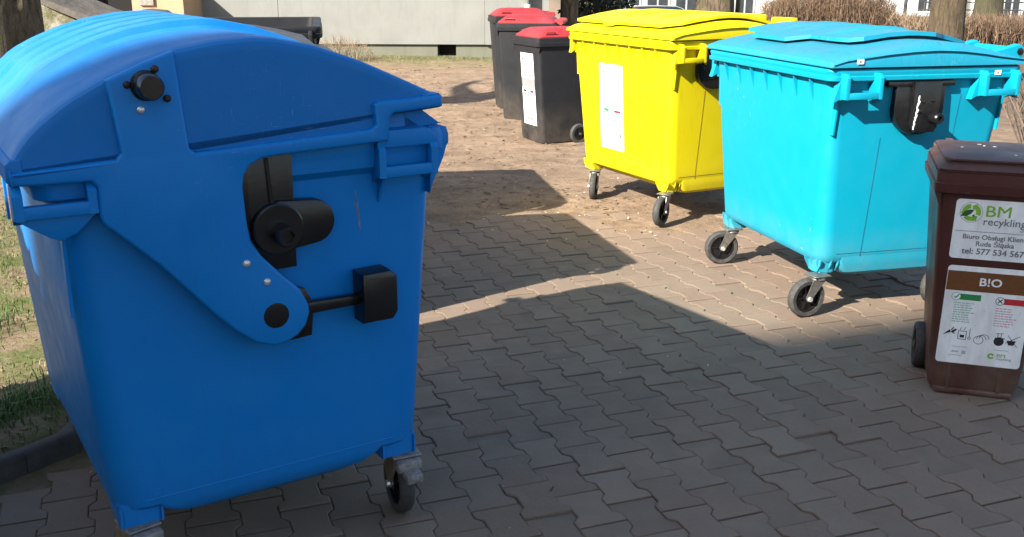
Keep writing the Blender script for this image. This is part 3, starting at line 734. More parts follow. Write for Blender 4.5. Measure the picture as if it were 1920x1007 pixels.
# a scuff on the end wall
pr = Print(lambda a, z, l: (bu(z) + l, a, z)); rnd = random.Random(9)
for k in range(16):
    z0 = rnd.uniform(.965, 1.07); a0 = .262 + .012 * (1.06 - z0) / .1 + rnd.gauss(0, .003); h_ = rnd.uniform(.01, .035)
    pr.poly([(a0, z0), (a0 + .0016, z0 + .002), (a0 - .001, z0 + h_), (a0 - .002, z0 + h_)], .0006 + k * .00002)
pr.build('scuff_mark', M['zinc'], body)

# ------------------------------------------------------------------ two-wheeled bins
def wheeled_bin(loc, rz, label, bodymat, lidmat, wt, wb_, dt, db_, h, group=None, slab=False, wheel_v=None, ribs=False):
    t = thing('wheeled_bin', (loc[0], loc[1], 0), rz, label, 'wheeled bin', group)
    mb = MB(); zc = h - .085
    def hw(z): return lerp(wb_ / 2, wt / 2 - .02, z / zc)
    # the front leans out, the back stays nearly upright
    rings = [rr(wb_ / 2 - .03, db_ / 2 - .03, .03, .012), rr(wb_ / 2 - .004, db_ / 2 - .004, .045, .022)]
    for z in (.05, .25, .5, .75, zc): z = min(z, zc); rings.append(rr(hw(z), lerp(db_ / 2, dt / 2 - .02, z / zc), .045, z))
    e = 1e-3
    rings += [rr(wt / 2, dt / 2, .04, zc + .006), rr(wt / 2 + .003, dt / 2 + .003, .04, zc + .04), rr(wt / 2 - .004, dt / 2 - .004, .04, zc + .044), rr(wt / 2 - .004, dt / 2 - .004, .04, h - .002), rr(wt / 2 - .03, dt / 2 - .03, .04, h)]
    mb.loft(rings)
    for sg in (-1, 1):                      # little webs under the collar
        mb.prism([(sg * (wt / 2 - .03), zc + .01), (sg * (wt / 2 - .001), zc + .01), (sg * (wt / 2 - .028), zc - .06)], 'v', -dt / 2 + .03, -dt / 2 + .035)
    if ribs:
        for uu in (-.098, .092):
            mb.prism([(-db_ / 2 - .004, .022), (-db_ / 2 - .014, .14), (-db_ / 2, .16), (-db_ / 2 + .02, .16), (-db_ / 2 + .02, .022)], 'u', uu - .008, uu + .008, .002, 1, both=True)
        mb.box((-wb_ / 2 + .02, -db_ / 2 - .004, .004), (wb_ / 2 - .02, db_ / 2 - .02, .03), .008)
    else:
        mb.box((-wb_ / 2 + .03, -db_ / 2 + .01, -.002), (wb_ / 2 - .03, db_ / 2 - .03, .03), .008)
    body = mb.build('body', bodymat, t, 30)
    lb = MB(); a, c = wt / 2 - .004, dt / 2 - .004
    if slab:
        lb.loft([rr(a - .005, c - .005, .04, h - .001), rr(a - .003, c - .003, .04, h + .010), rr(a - .020, c - .014, .05, h + .022), rr(a - .035, c - .03, .05, h + .034), rr(a - .036, c - .03, .05, h + .040), rr(a - .020, c - .020, .055, h + .043), rr(a - .021, c - .021, .055, h + .049), rr(a - .05, c - .05, .06, h + .054), rr(a - .12, c - .12, .05, h + .056)])
    else:
        lb.loft([rr(a - .022, c - .022, .05, h - .001), rr(a - .020, c - .020, .05, h + .010), rr(a - .026, c - .026, .05, h + .018), rr(a - .050, c - .055, .05, h + .040), rr(a - .080, c - .09, .05, h + .066), rr(a - .085, c - .095, .05, h + .068), rr(a - .11, c - .13, .05, h + .084), rr(a - .17, c - .2, .04, h + .090)])
    lid = lb.build('lid', lidmat, t, 26)
    for sg in (-1, 1):
        if not slab:
            gb = MB(); u0, v0 = sg * (a - .075), -c + .16
            gb.tube([(sg * (a - .045), v0 - .05, h + .022), (sg * (a - .03), v0 - .05, h + .050), (sg * (a - .03), v0 + .05, h + .050), (sg * (a - .045), v0 + .05, h + .022)], .008, 6)
            gb.build('lid_grip', lidmat, lid, 40)
        kb = MB(); uu = sg * (wt / 2 - .09)
        kb.prism([(dt / 2 - .10, h + .012), (dt / 2 - .02, h + .050), (dt / 2 + .045, h + .046), (dt / 2 + .058, h + .020), (dt / 2 + .03, h - .02), (dt / 2 - .02, h - .03)], 'u', uu - .016, uu + .016, .005, 1, both=True)
        kb.build('hinge_arm', lidmat, lid, 35)
    hb = MB(); hb.tube([(-wt / 2 + .03, dt / 2 + .035, h + .012), (wt / 2 - .03, dt / 2 + .035, h + .012)], .016, 10)
    hb.build('handle_bar', lidmat, t, 40)
    if not slab:
        rb = MB()
        for k in range(5): rb.box((-wt / 2 + .10 + .02, c - .26 + k * .024, h + .055 - k * .004), (wt / 2 - .12, c - .248 + k * .024, h + .072 - k * .006), .003, 1)
        rb.build_each('lid_rib', lidmat, lid, 40)
    wv = wheel_v if wheel_v is not None else db_ / 2 - .03
    for sg in (-1, 1):
        uu = sg * (wb_ / 2 + .022)
        w_ = MB(); w_.lathe([(.068, -.022), (.092, -.024), (.099, -.015), (.1, 0), (.099, .015), (.092, .024), (.068, .022)], 'u', 32, (uu, wv, .1), closed=True)
        wl = w_.build('wheel', M['rubber'], t, 40)
        r_ = MB(); r_.lathe([(.070, -.012), (.055, -.012), (.052, .012), (.070, .012)], 'u', 24, (uu, wv, .1), closed=True)
        r_.lathe([(.056, -.004), (.056, .004)], 'u', 20, (uu, wv, .1)); r_.lathe([(.024, -.022), (.024, .022), (.012, .026), (.012, -.026)][:2], 'u', 14, (uu, wv, .1))
        for k in range(4): r_.box((-.014, -.005, .02), (.014, .005, .056), 0, 1, Matrix.Translation((uu, wv, .1)) @ Matrix.Rotation(R(90 * k + 20), 4, 'X'))
        r_.build('wheel_hub', M['black'], wl, 40)
    x_ = MB(); x_.tube([(-wb_ / 2 - .05, wv, .1), (wb_ / 2 + .05, wv, .1)], .011, 8); x_.build('axle', M['steel'], t, 40)
    return t, lid

brown, brown_lid = wheeled_bin((1.931, 3.945), -.304, 'brown two-wheeled BIO bin with white printed labels at the right edge', M['brown'], M['brown_lid'], .49, .334, .53, .35, .932, None, True, .12, True)
# labels on its sloping front
def bfront(a, z, l):
    return (a, -lerp(.175, .245, z / .86) - l, z)
pr = Print(bfront); pr.rrect(-.160, .590, .160, .830, .014, .0016); l1 = pr.build('contact_label', M['label'], brown)
pr = Print(bfront); pr.rrect(-.156, .142, .156, .560, .014, .0016); l2 = pr.build('sorting_label', M['label'], brown)
LX, LZ = -.103, .778
pr = Print(bfront); pr.ring(LX, LZ, .0385, .0415, lift=.0022); pr.build('logo_ring', M['ink_pale'], l1)
pr = Print(bfront)
for a0 in (100, 220, 340):
    pr.ring(LX, LZ, .017, .034, a0, a0 + 78, .0026, 8)
    e = R(a0 + 78); tip = R(a0 + 108)
    pr.poly([(LX + .011 * math.cos(e), LZ + .011 * math.sin(e)), (LX + .041 * math.cos(e), LZ + .041 * math.sin(e)), (LX + .027 * math.cos(tip), LZ + .027 * math.sin(tip))], .0027)
pr.build('recycling_arrows', M['lime'], l1)
pr = Print(bfront); pr.poly([(-.140, .762), (-.128, .782), (-.108, .790), (-.094, .788), (-.104, .772), (-.120, .762)], .0032); pr.poly([(-.100, .766), (-.090, .772), (-.093, .758)], .0032); pr.build('logo_leaf', M['dark_green'], l1)
pr = Print(bfront); pr.text('BM', -.056, .765, .062, sx=1.15, lift=.0026, bold=.0008); pr.build('lettering', M['lime'], l1, 'green BM letters')
pr = Print(bfront); pr.text('recykling', -.058, .731, .042, sx=1.0, lift=.0026, bold=.0006); pr.text('sp. z o.o.', .075, .712, .016, lift=.0026)
pr.rect(-.152, .7015, .156, .7035, .0022)
pr.text('Biuro Obsługi Klienta', -.004, .672, .0272, 'CENTER', .0026, 1.0, .0007); pr.text('Ruda Śląska', -.004, .645, .0272, 'CENTER', .0026, 1., .0007)
pr.text('tel: 577 534 567', -.008, .611, .0335, 'CENTER', .0026, 1.0, .0012)
pr.build('lettering', M['ink_grey'], l1, 'dark address lettering')
pr = Print(bfront); pr.rect(-.154, .456, .155, .538, .0024); pr.build('brown_band', M['brown_print'], l2)
pr = Print(bfront); pr.text('B!O', .003, .482, .046, 'CENTER', .0030, 1.1, .0016); pr.build('lettering', M['white_sticker'], l2, 'white B!O letters')
pr = Print(bfront); pr.rect(-.112, .425, -.022, .452, .0024) if False else pr.rect(-.108, .418, -.022, .443, .0024); pr.build('tick_bar', M['green'], l2)
pr = Print(bfront); pr.rect(.050, .412, .135, .437, .0024); pr.build('cross_bar', M['red_print'], l2)
pr = Print(bfront); pr.disc(-.112, .431, .0165, .0028); pr.disc(.048, .425, .0165, .0028); pr.build_each('badge', M['white_sticker'], l2)
pr = Print(bfront); pr.ring(-.112, .431, .0155, .0172, lift=.0032); pr.line(-.119, .431, -.113, .424, .004, .0032); pr.line(-.114, .424, -.103, .440, .004, .0033); pr.build('tick_sign', M['green'], l2)
pr = Print(bfront); pr.ring(.048, .425, .0150, .0172, lift=.0032); pr.line(.040, .417, .056, .433, .004, .0032); pr.line(.040, .433, .056, .417, .004, .0033); pr.build('cross_sign', M['ink'], l2)
rnd = random.Random(3)
def small_lines(a0, a1, z1, z0, n, mat):
    pr = Print(bfront)
    for k in range(n):
        z = lerp(z1, z0, k / max(1, n - 1)); a = a0
        end = a1 - rnd.uniform(0, .3) * (a1 - a0)
        while a < end:
            w = rnd.uniform(.006, .016); pr.rect(a, z, min(a + w, end), z + .0042, .0022); a += w + .0028
    pr.build('small_print', mat, l2)['kind'] = 'stuff'
small_lines(-.116, -.036, .402, .322, 9, M['green_text']); small_lines(.036, .116, .392, .318, 8, M['red_text'])
pr = Print(bfront)
pr.poly([(-.142, .262), (-.112, .276), (-.118, .287)], .0024); pr.poly([(-.113, .279), (-.098, .292), (-.090, .288), (-.107, .272)], .0024); pr.line(-.11, .28, -.098, .270, .004, .0025); pr.line(-.112, .285, -.104, .298, .004, .0026)   # carrot
pr.line(-.085, .250, -.085, .285, .0022, .0024); pr.line(-.055, .248, -.055, .285, .0022, .0024); pr.line(-.085, .250, -.055, .248, .0022, .0025); pr.line(-.085, .284, -.055, .284, .0022, .0026); pr.rect(-.078, .256, -.062, .268, .0024); pr.line(-.080, .288, -.076, .300, .002, .0024); pr.line(-.066, .288, -.060, .302, .002, .0024)
pr.line(-.043, .262, -.043, .298, .0022, .0024); pr.ring(-.043, .256, .004, .0062, n=10, lift=.0024)
for k in range(3): pr.ring(-.008 + k * .010, .252 + k * .004, .0165, .0185, 0, 360 if k == 0 else 180, .0024 + k * .0001, 14)
pr.disc(.066, .254, .019, .0024, 14); pr.rect(.050, .266, .086, .270, .0025); pr.line(.060, .266, .060, .290, .002, .0026); pr.line(.072, .266, .072, .290, .002, .0027); pr.line(.052, .288, .080, .290, .002, .0028)
pr.poly([(.094, .262), (.128, .262), (.120, .242), (.102, .242)], .0024); pr.line(.090, .250, .140, .284, .0022, .0026); pr.line(.096, .284, .134, .236, .0022, .0027)
pr.build('pictogram', M['ink'], l2)
pr = Print(bfront)
pr.rect(-.10, .214, -.045, .217, .0024); pr.rect(-.11, .176, -.06, .179, .0024); pr.rrect(-.063, .184, -.047, .2, .003, .0024); pr.rect(.052, .215, .108, .218, .0024)
pr.rect(-.10, .19, -.075, .197, .0024)
pr.build_each('footer_print', M['ink_pale'], l2)
pr = Print(bfront); pr.ring(.046, .188, .006, .0125, 20, 340, .0024, 10); pr.text('BM', .066, .186, .022, lift=.0024, sx=1.15); pr.build('footer_logo', M['lime'], l2)
pr = Print(bfront); pr.text('recykling', .066, .174, .0155, lift=.0024); pr.build('footer_lettering', M['ink_grey'], l2)
rnd = random.Random(12)
mb = MB()
for k in range(7):
    u_, v_ = rnd.uniform(-.17, .17), rnd.uniform(-.19, .19); r0 = rnd.uniform(.004, .008)
    pts_ = [(u_ + r0 * rnd.uniform(.6, 1.5) * math.cos(a_), v_ + r0 * rnd.uniform(.6, 1.3) * math.sin(a_)) for a_ in np.linspace(0, 2 * math.pi, 8)[:-1]]
    mb.prism(pts_, 'z', .978, .9315 + .0575 + (.0002 if max(abs(u_), abs(v_)) < .1 else -.0008))
mb.build('white_splash', M['white_sticker'], brown_lid, 60)

GB = 'black bins with red lids by the dirt patch'
b1, _ = wheeled_bin((.43, 10.21), R(-64), 'nearest black red-lidded bin with a white label, beside the yellow container', M['black_bin'], M['red'], .58, .47, .72, .53, 1.045, GB, wheel_v=.14)
def lf(a, z, l): return (a, -lerp(.265, .34, z / .96) - l, z)
pr = Print(lf); pr.rect(-.12, .185, .15, .89, .0025); lb1 = pr.build('label', M['white_sticker'], b1)
pr = Print(lf); pr.rect(-.118, .555, .148, .645, .0034); pr.text('ZMIESZANE', .015, .58, .04, 'CENTER', .004) if False else None; pr.build('grey_band', M['grey_print'], lb1)
pr = Print(lf); pr.rect(-.095, .505, -.03, .53, .0034); pr.build('dark_bar', M['ink'], lb1)
pr = Print(lf); pr.rect(.045, .505, .125, .53, .0034); pr.build('red_bar', M['red_print'], lb1)
pr = Print(lf)
for (a0, a1, z) in ((-.10, -.07, .80), (-.04, .09, .79), (-.09, .1, .755), (-.05, .08, .72), (-.08, .10, .69), (-.06, .09, .665), (-.08, .08, .23), (-.04, .10, .25)): pr.rect(a0, z, a1, z + .014, .0034)
pr.build_each('faint_print', M['grey_print'], lb1)
pr = Print(lf)
for (a0, z, w) in ((-.09, .36, .02), (.05, .355, .018), (.075, .375, .016), (.105, .35, .02), (-.10, .82, .025)): pr.rect(a0, z, a0 + w, z + .022, .0034)
pr.build('pictogram', M['ink'], lb1)
print_rows(lf, lb1, [(-.09, .11, .85), (-.08, .12, .825), (-.07, .10, .735), (-.09, .1, .705), (-.06, .10, .675), (-.1, .0, .47), (-.1, -.01, .45), (-.1, .0, .43), (.04, .13, .47), (.04, .12, .45), (-.09, .1, .27), (-.06, .12, .24), (-.08, .08, .215)], M['ink_grey'], .0040, 5, .011)
b2, _ = wheeled_bin((.19, 11.80), R(-98), 'middle black red-lidded bin, plain grey side, between two others', M['black_bin'], M['red'], .58, .47, .72, .53, 1.10, GB)
b3, _ = wheeled_bin((.075, 12.75), R(-82), 'farthest of the three black red-lidded bins, nearest the house wall', M['black_bin'], M['red'], .58, .47, .72, .53, 1.14, GB)

# ------------------------------------------------------------------ house on the left
def plaster(name, col, dirt, sc=2.):
    m, t, b = newmat(name); g_ = N(t, 'ShaderNodeNewGeometry').outputs['Position']
    c = mix(t, ramp(t, noise(t, g_, sc, 6, .65), .35, .7), col, tuple(x * .86 for x in col))
    c = mix(t, ramp(t, noise(t, mapped(t, g_, (3, 3, .5)), 2.2, 6, .6), .5, .75, 0, .6), c, dirt)
    c = mix(t, ramp(t, noise(t, g_, 60, 4, .7), .6, .8, 0, .35), c, dirt)
    L(t, c, b.inputs['Base Color']); b.inputs['Roughness'].default_value = .9
    bump(t, b, noise(t, g_, 90, 5, .7), .004, .5); return m
M['plaster'] = plaster('pale_grey_plaster', (.19, .193, .182), (.138, .142, .13))
M['plinth'] = plaster('green_grey_plinth', (.125, .128, .098), (.08, .083, .055))
M['tan'] = plaster('tan_plaster', (.36, .245, .15), (.28, .19, .12))
M['dark_void'] = simple('dark_interior', (.004, .0032, .003), .95)
M['door'] = simple('dark_brown_door', (.035, .016, .012), .6, 0, .3, 8)
house = thing('house', (-4, 20.6, 0), 0, 'pale plastered house with dark plinth and tan entrance behind the bins', 'house')
def hb_(lo, hi, name, mat, bev=0., par=house):
    mb = MB(); off = Vector((-4, 20.6, 0)); mb.box(Vector(lo) - off, Vector(hi) - off, bev, 1); return mb.build(name, mat, par, 35)
def wy(x): return 20.30
hb_((-6.1, 20.30, .27), (-4.62, 26, 5.6), 'wall', M['plaster'])
hb_((-4.612, 20.302, .27), (-.56, 26, 5.6), 'wall', M['plaster'])
hb_((-.555, 20.27, .27), (.36, 26, 5.6), 'wall', M['plaster'])
hb_((.60, 20.24, .0), (.70, 26, 5.6), 'corner_pilaster', M['plaster'])
hb_((.36, 20.42, .0), (.60, 26, 5.6), 'recess', M['plaster'])
for a, b_ in ((-6.1, -1.50), (-1.13, .36)): hb_((a, 20.36, -.1), (b_, 25.9, .27), 'plinth', M['plinth'])
hb_((-1.50, 20.36, -.1), (-1.13, 25.9, .035), 'window_sill', M['plinth'])
hb_((-1.50, 20.55, .0), (-1.13, 25.9, .27), 'basement_window', M['dark_void'])
wf = hb_((-1.50, 20.50, .035), (-1.475, 20.545, .262), 'window_frame', M['door'])
hb_((-7.40, 20.1, -.1), (-6.1, 26, 5.6), 'entrance_bay', M['tan'])
pw = hb_((-6.40, 19.15, -.1), (-6.102, 20.1, 1.32), 'shadow_porch_wall', M['tan'])  # low wall added and sized to throw the slanting shadow on the plaster
hb_((-8.60, 20.7, -.1), (-7.40, 26, 5.6), 'door_recess', M['dark_void'])
hb_((-8.5, 20.62, .0), (-7.45, 20.69, 2.1), 'door', M['dark_void'])
hb_((-14, 20.1, -.1), (-8.60, 26, 5.6), 'entrance_bay', M['tan'])
bx = hb_((-7.24, 20.05, 1.00), (-6.96, 20.10, 1.30), 'letter_box', M['zinc'], .006)
mb = MB(); mb.tube([(4.28, -.40, 1.05), (4.28, -.40, 5.4)], .05, 12); dp = mb.build('downpipe', M['plinth'], house, 40)
mb = MB(); mb.tube([(4.28, -.40, .975), (4.28, -.40, 1.05)], .06, 12); mb.build('pipe_collar', M['white_sticker'], dp, 40, 'white foot of the downpipe')
mb = MB(); mb.tube([(4.28, -.40, .0), (4.28, -.40, .975)], .05, 12); mb.build('downpipe', M['plinth'], house, 40)

# cellar entrance with sloping slab, left
M['slab'] = simple('weathered_concrete_slab', (.075, .066, .057), .9, 0, .5, 5, .012)
def mossy():
    m, t, b = newmat('mossy_wall'); g_ = N(t, 'ShaderNodeNewGeometry').outputs['Position']
    c = mix(t, ramp(t, noise(t, g_, 4, 6, .7), .35, .6), (.25, .235, .19), (.085, .082, .035))
    c = mix(t, ramp(t, noise(t, g_, 9, 6, .7), .55, .7), c, (.07, .065, .04))
    L(t, c, b.inputs['Base Color']); b.inputs['Roughness'].default_value = .95; bump(t, b, noise(t, g_, 30, 6, .7), .02, .8); return m
M['mossy'] = mossy()
cel = thing('cellar_entrance', (-6.2, 14, 0), 0, 'low cellar entrance with sloping grey slab and mossy side wall behind the blue lid', 'cellar entrance')
mb = MB(); mb.prism([(-1.2, -.05), (.22, -.05), (.28, .98), (-.09, 1.20), (-.9, 1.53), (-1.2, 1.62)], 'v', .02, .5, .02, 2); mb.build('side_wall', M['mossy'], cel, 35)
mb = MB()
sl = [(-.9, 1.63), (-.45, 1.45), (-.09, 1.28), (.3, 1.11), (.67, .99)]
rg = []
for k, (x, z) in enumerate(sl):
    w0 = -.05 + .03 * math.sin(k * 2.1)
    rg.append([(x, w0, z), (x + .02, w0, z - .10), (x + .33, .60, z - .06), (x + .31, .60, z + .02)])
mb.loft(rg); mb.build('sloping_slab', M['slab'], cel, 30)
mb = MB()
rnd = random.Random(5)
for k in range(3):
    x0 = .74 + k * .18; z0 = 1.03 + .012 * k
    mb.prism([(x0 - .12, z0), (x0 + .05, z0 + .05 + .02 * k), (x0 + .26, z0 + .07), (x0 + .32, z0 + .03), (x0 + .1, z0 - .05)], 'v', -.05 + .07 * k, .35 + .08 * k, .01, 1, both=True)
mb.build_each('torn_roofing_felt', M['slab'], cel, 30)

# ------------------------------------------------------------------ trees
def bark(name, a, b_, moss, sc=1.):
    m, t, b = newmat(name); o = coord(t)
    n1 = noise(t, mapped(t, o, (1, 1, .22)), 16 * sc, 6, .75, .6); n2 = noise(t, o, 3, 5, .6)
    c = mix(t, ramp(t, n1, .36, .62), a, b_)
    c = mix(t, mul(t, ramp(t, n2, .42, .65), .6), c, moss)
    L(t, c, b.inputs['Base Color']); b.inputs['Roughness'].default_value = .95
    bump(t, b, mul(t, n1, mul(t, noise(t, mapped(t, o, (1, 1, .5)), 50 * sc, 4, .7), .4), 'ADD'), .05, 1.0); return m
M['bark'] = bark('grey_brown_bark', (.014, .010, .007), (.17, .125, .085), (.07, .066, .022))
M['bark2'] = bark('striped_brown_bark', (.028, .019, .012), (.115, .080, .050), (.055, .050, .018), 1.3)
M['bark3'] = bark('smooth_olive_bark', (.030, .026, .016), (.060, .050, .031), (.045, .050, .014), .7)
def tree(x, y, r, h, label, mat, seed, flare=1.35, rough=.05, group=None):
    z0 = far_drop(x, y); t = thing('tree', (x, y, z0), 0, label, 'tree', group); rnd = random.Random(seed)
    mb = MB(); rg = []; nn = 40 if r > .2 else 16
    zs_ = [-.1, .0, .08, .2, .4, .65] + list(np.arange(.8, 2.4, .12)) + list(np.arange(2.5, h, .6)) + [h]
    for z in zs_:
        rad = r * (1 + (flare - 1) * math.exp(-max(z, 0) / .28)) * lerp(1, .55, z / h)
        ring = []
        for k in range(nn):
            a_ = 2 * math.pi * k / nn; c_, s_ = math.cos(a_), math.sin(a_)
            d_ = mnoise.noise((c_ * 4 + seed, s_ * 4, z * .7)) * rough + mnoise.noise((c_ * 11 + seed, s_ * 11, z * 2.2)) * rough * .6
            ring.append((rad * (1 + d_ * 2) * c_ + .04 * math.sin(z * .5 + seed), rad * (1 + d_ * 2) * s_, z))
        rg.append(ring)
    mb.loft(rg); mb.build('trunk', mat, t, 50)
    lb_ = MB()
    for k in range(7):
        a_ = rnd.uniform(0, 6.28); z = lerp(h * .5, h * .98, k / 6); ln = rnd.uniform(1.2, 2.6); p0 = Vector((0, 0, z))
        p1 = p0 + Vector((math.cos(a_) * ln * .5, math.sin(a_) * ln * .5, ln * .35)); p2 = p0 + Vector((math.cos(a_ + .3) * ln, math.sin(a_ + .3) * ln, ln * .9))
        lb_.tube([p0, p1, p2], [r * .35, r * .22, r * .06], 6)
        for q in range(4):
            b0 = p1.lerp(p2, q / 4); e_ = b0 + Vector((rnd.uniform(-.7, .7), rnd.uniform(-.7, .7), rnd.uniform(.1, .8)))
            lb_.tube([b0, e_], [r * .09, r * .02], 4)
    lb_.build('crown', mat, t, 60)
    return t
tree(-4.86, 9.6, .42, 6.5, 'rough dark tree trunk at the left edge, sun on its mossy side', M['bark'], 1, 1.2, .09)
tree(6.12, 14.6, .255, 7, 'sturdy brown tree trunk rising right behind the turquoise container', M['bark2'], 2, 1.2, .025)
tree(12.55, 27.3, .36, 8, 'olive brown tree trunk with a wide foot beside the dark parked car', M['bark3'], 3, 1.9, .03)
tree(4.62, 23.5, .44, 8, 'broad dark brown tree trunk rising behind the yellow lid', M['bark'], 4, 1.15, .04)
tree(1.18, 21.2, .20, 6, 'dark slender tree trunk in front of the evergreen thicket, by the house corner', M['bark'], 5, 1.15, .04)
tree(5.42, 25.0, .06, 5, 'thin dark sapling trunk just right of the broad trunk', M['bark'], 6, 1.1, .03)

# ------------------------------------------------------------------ twigs, hedges, shrubs
def twig_mesh(n, xr, yr, hfun, rnd, w=.006, lean=.25, fork=2, base=None, drop=None):
    v = []; f = []
    def strip(p, q, w0, w1):
        d = (q - p); s_ = d.cross(Vector((rnd.uniform(-1, 1), rnd.uniform(-1, 1), rnd.uniform(-.3, .3)))).normalized(); e_ = d.cross(s_).normalized()
        i = len(v)
        for k in range(3):
            a_ = 2 * math.pi * k / 3; o_ = math.cos(a_) * s_ + math.sin(a_) * e_
            v.append(tuple(p + o_ * w0)); v.append(tuple(q + o_ * w1))
        for k in range(3):
            a_, b_ = i + 2 * k, i + 2 * ((k + 1) % 3); f.append((a_, b_, b_ + 1, a_ + 1))
    for _ in range(n):
        x, y = rnd.uniform(*xr), rnd.uniform(*yr); h = hfun(x, y) * rnd.uniform(.65, 1.05); z0 = drop(x, y) if drop else 0
        if base: x0, y0 = base[0] + (x - base[0]) * .25, base[1] + (y - base[1]) * .25
        else: x0, y0 = x, y
        p = Vector((x0, y0, z0)); m_ = Vector((lerp(x0, x, .5) + rnd.gauss(0, lean * .2), lerp(y0, y, .5) + rnd.gauss(0, lean * .2), z0 + h * .5)); q = Vector((x + rnd.gauss(0, lean * .35), y + rnd.gauss(0, lean * .35), z0 + h))
        strip(p, m_, w, w * .75); strip(m_, q, w * .75, w * .3)
        for _k in range(fork):
            s0 = m_.lerp(q, rnd.uniform(0, .8)); e0 = s0 + Vector((rnd.gauss(0, .12), rnd.gauss(0, .12), rnd.uniform(.05, .3))) * min(1, h)
            strip(s0, e0, w * .5, w * .2)
    return v, f
M['dry_twig'] = strands('dry_hedge_twigs', (.045, .026, .016), (.30, .20, .125))
M['pale_twig'] = strands('pale_dry_stems', (.14, .10, .06), (.36, .28, .18))
M['grey_twig'] = strands('grey_brown_twigs', (.05, .036, .026), (.20, .15, .11))
def plant(name, loc, label, cat, mat, geo, part='stems', group=None):
    t = thing(name, loc, 0, label, cat, group); me = bpy.data.meshes.new(part); me.from_pydata(geo[0], [], geo[1]); link(part, me, mat, t, smooth=False); return t
rnd = random.Random(21)
plant('hedge', (6.6, 21.5, 0), 'tall dry brown hedge behind the turquoise lid, left of the stout trunk', 'hedge', M['dry_twig'], twig_mesh(2600, (-1.35, 1.25), (-.5, .6), lambda x, y: 1.35 - .1 * abs(x) ** 3, rnd, .007, .3, 3))
plant('hedge', (9.6, 22.6, 0), 'low dry brown hedge running behind both right-hand trunks', 'hedge', M['dry_twig'], twig_mesh(3200, (-1.8, 3.6), (-.5, .5), lambda x, y: .80, rnd, .007, .3, 3))
plant('dry_shrub', (-3.3, 19.4, 0), 'small pale dry shrub at the foot of the house wall', 'shrub', M['pale_twig'], twig_mesh(150, (-.62, .62), (-.3, .3), lambda x, y: .50 - .25 * abs(x), rnd, .005, .2, 3))
plant('bare_shrub', (4.62, 8.6, 0), 'bare twiggy shrub at the right edge behind the brown bin', 'shrub', M['grey_twig'], twig_mesh(70, (-.45, .6), (-.4, .4), lambda x, y: .95, rnd, .007, .3, 4, (0, 0)))
plant('bare_shrub', (3.05, 14.0, 0) if False else (8.3, 20.3, 0), 'sparse pale branchy shrub in front of the low hedge, by the stout trunk', 'shrub', M['pale_twig'], twig_mesh(60, (-.9, .6), (-.3, .3), lambda x, y: 1.0, rnd, .008, .3, 4, (0, 0)))
# evergreen thicket by the house corner
def leaf_mesh(n, c, rad, rnd, size, gap=-.12):
    v = []; f = []
    for _ in range(n):
        d = Vector((rnd.gauss(0, 1), rnd.gauss(0, 1), rnd.gauss(0, 1))).normalized(); r_ = rnd.random() ** .4
        p = Vector((c[0] + d.x * rad[0] * r_, c[1] + d.y * rad[1] * r_, c[2] + d.z * rad[2] * r_))
        if mnoise.noise(p * 1.6) < gap: continue
        a_ = Vector((rnd.gauss(0, 1), rnd.gauss(0, 1), rnd.gauss(0, .6))).normalized(); b_ = a_.cross(Vector((rnd.gauss(0, 1), rnd.gauss(0, 1), rnd.gauss(0, 1)))).normalized()
        s_ = size * rnd.uniform(.6, 1.4); i = len(v)
        v += [tuple(p - a_ * s_), tuple(p + b_ * s_ * .35), tuple(p + a_ * s_), tuple(p - b_ * s_ * .35)]; f.append((i, i + 1, i + 2, i + 3))
    return v, f
M['evergreen'] = strands('dark_evergreen_leaves', (.012, .018, .009), (.06, .075, .035), .55)
for k, (x, y, c, rd, n) in enumerate(((1.75, 23.2, (0, 0, 1.0), (.75, .6, 1.2), 3600), (2.35, 24.2, (0, 0, .9), (.5, .5, 1.1), 2600))):
    t = plant('evergreen_shrub', (x, y, 0), ('dark evergreen shrub beside the house corner, behind the red-lidded bins', 'dark evergreen shrub behind the yellow lid, left of the parked car roof')[k], 'shrub', M['evergreen'], leaf_mesh(n, c, rd, rnd, .06), 'foliage')
    g_ = twig_mesh(26, (-.5, .5), (-.3, .3), lambda x, y: 1.7, rnd, .02, .3, 3, (0, 0)); me = bpy.data.meshes.new('stems'); me.from_pydata(g_[0], [], g_[1]); link('stems', me, M['grey_twig'], t, smooth=False)
t = plant('evergreen_shrub', (-2.55, 2.42, 0), 'unseen dense evergreen shrub added left of frame to shade the blue container, beyond the kerb', 'shrub', M['evergreen'], leaf_mesh(9000, (0, 0, .80), (.60, .52, .80), rnd, .07, -.6), 'foliage')  # added off-frame shrub, keeps sun off the blue container's left wall
g_ = twig_mesh(18, (-.3, .3), (-.3, .3), lambda x, y: 1.4, rnd, .014, .25, 3, (0, 0)); me = bpy.data.meshes.new('stems'); me.from_pydata(g_[0], [], g_[1]); link('stems', me, M['grey_twig'], t, smooth=False)
t = plant('evergreen_shrub', (-2.05, 1.45, 0), 'unseen rounded evergreen shrub added left of frame as a sun blocker, nearest the photographer', 'shrub', M['evergreen'], leaf_mesh(8000, (0, 0, .86), (.55, .50, .86), rnd, .07, -.6), 'foliage')  # second added shrub, blocks sun from the container's near corner
g_ = twig_mesh(18, (-.3, .3), (-.3, .3), lambda x, y: 1.3, rnd, .014, .25, 3, (0, 0)); me = bpy.data.meshes.new('stems'); me.from_pydata(g_[0], [], g_[1]); link('stems', me, M['grey_twig'], t, smooth=False)
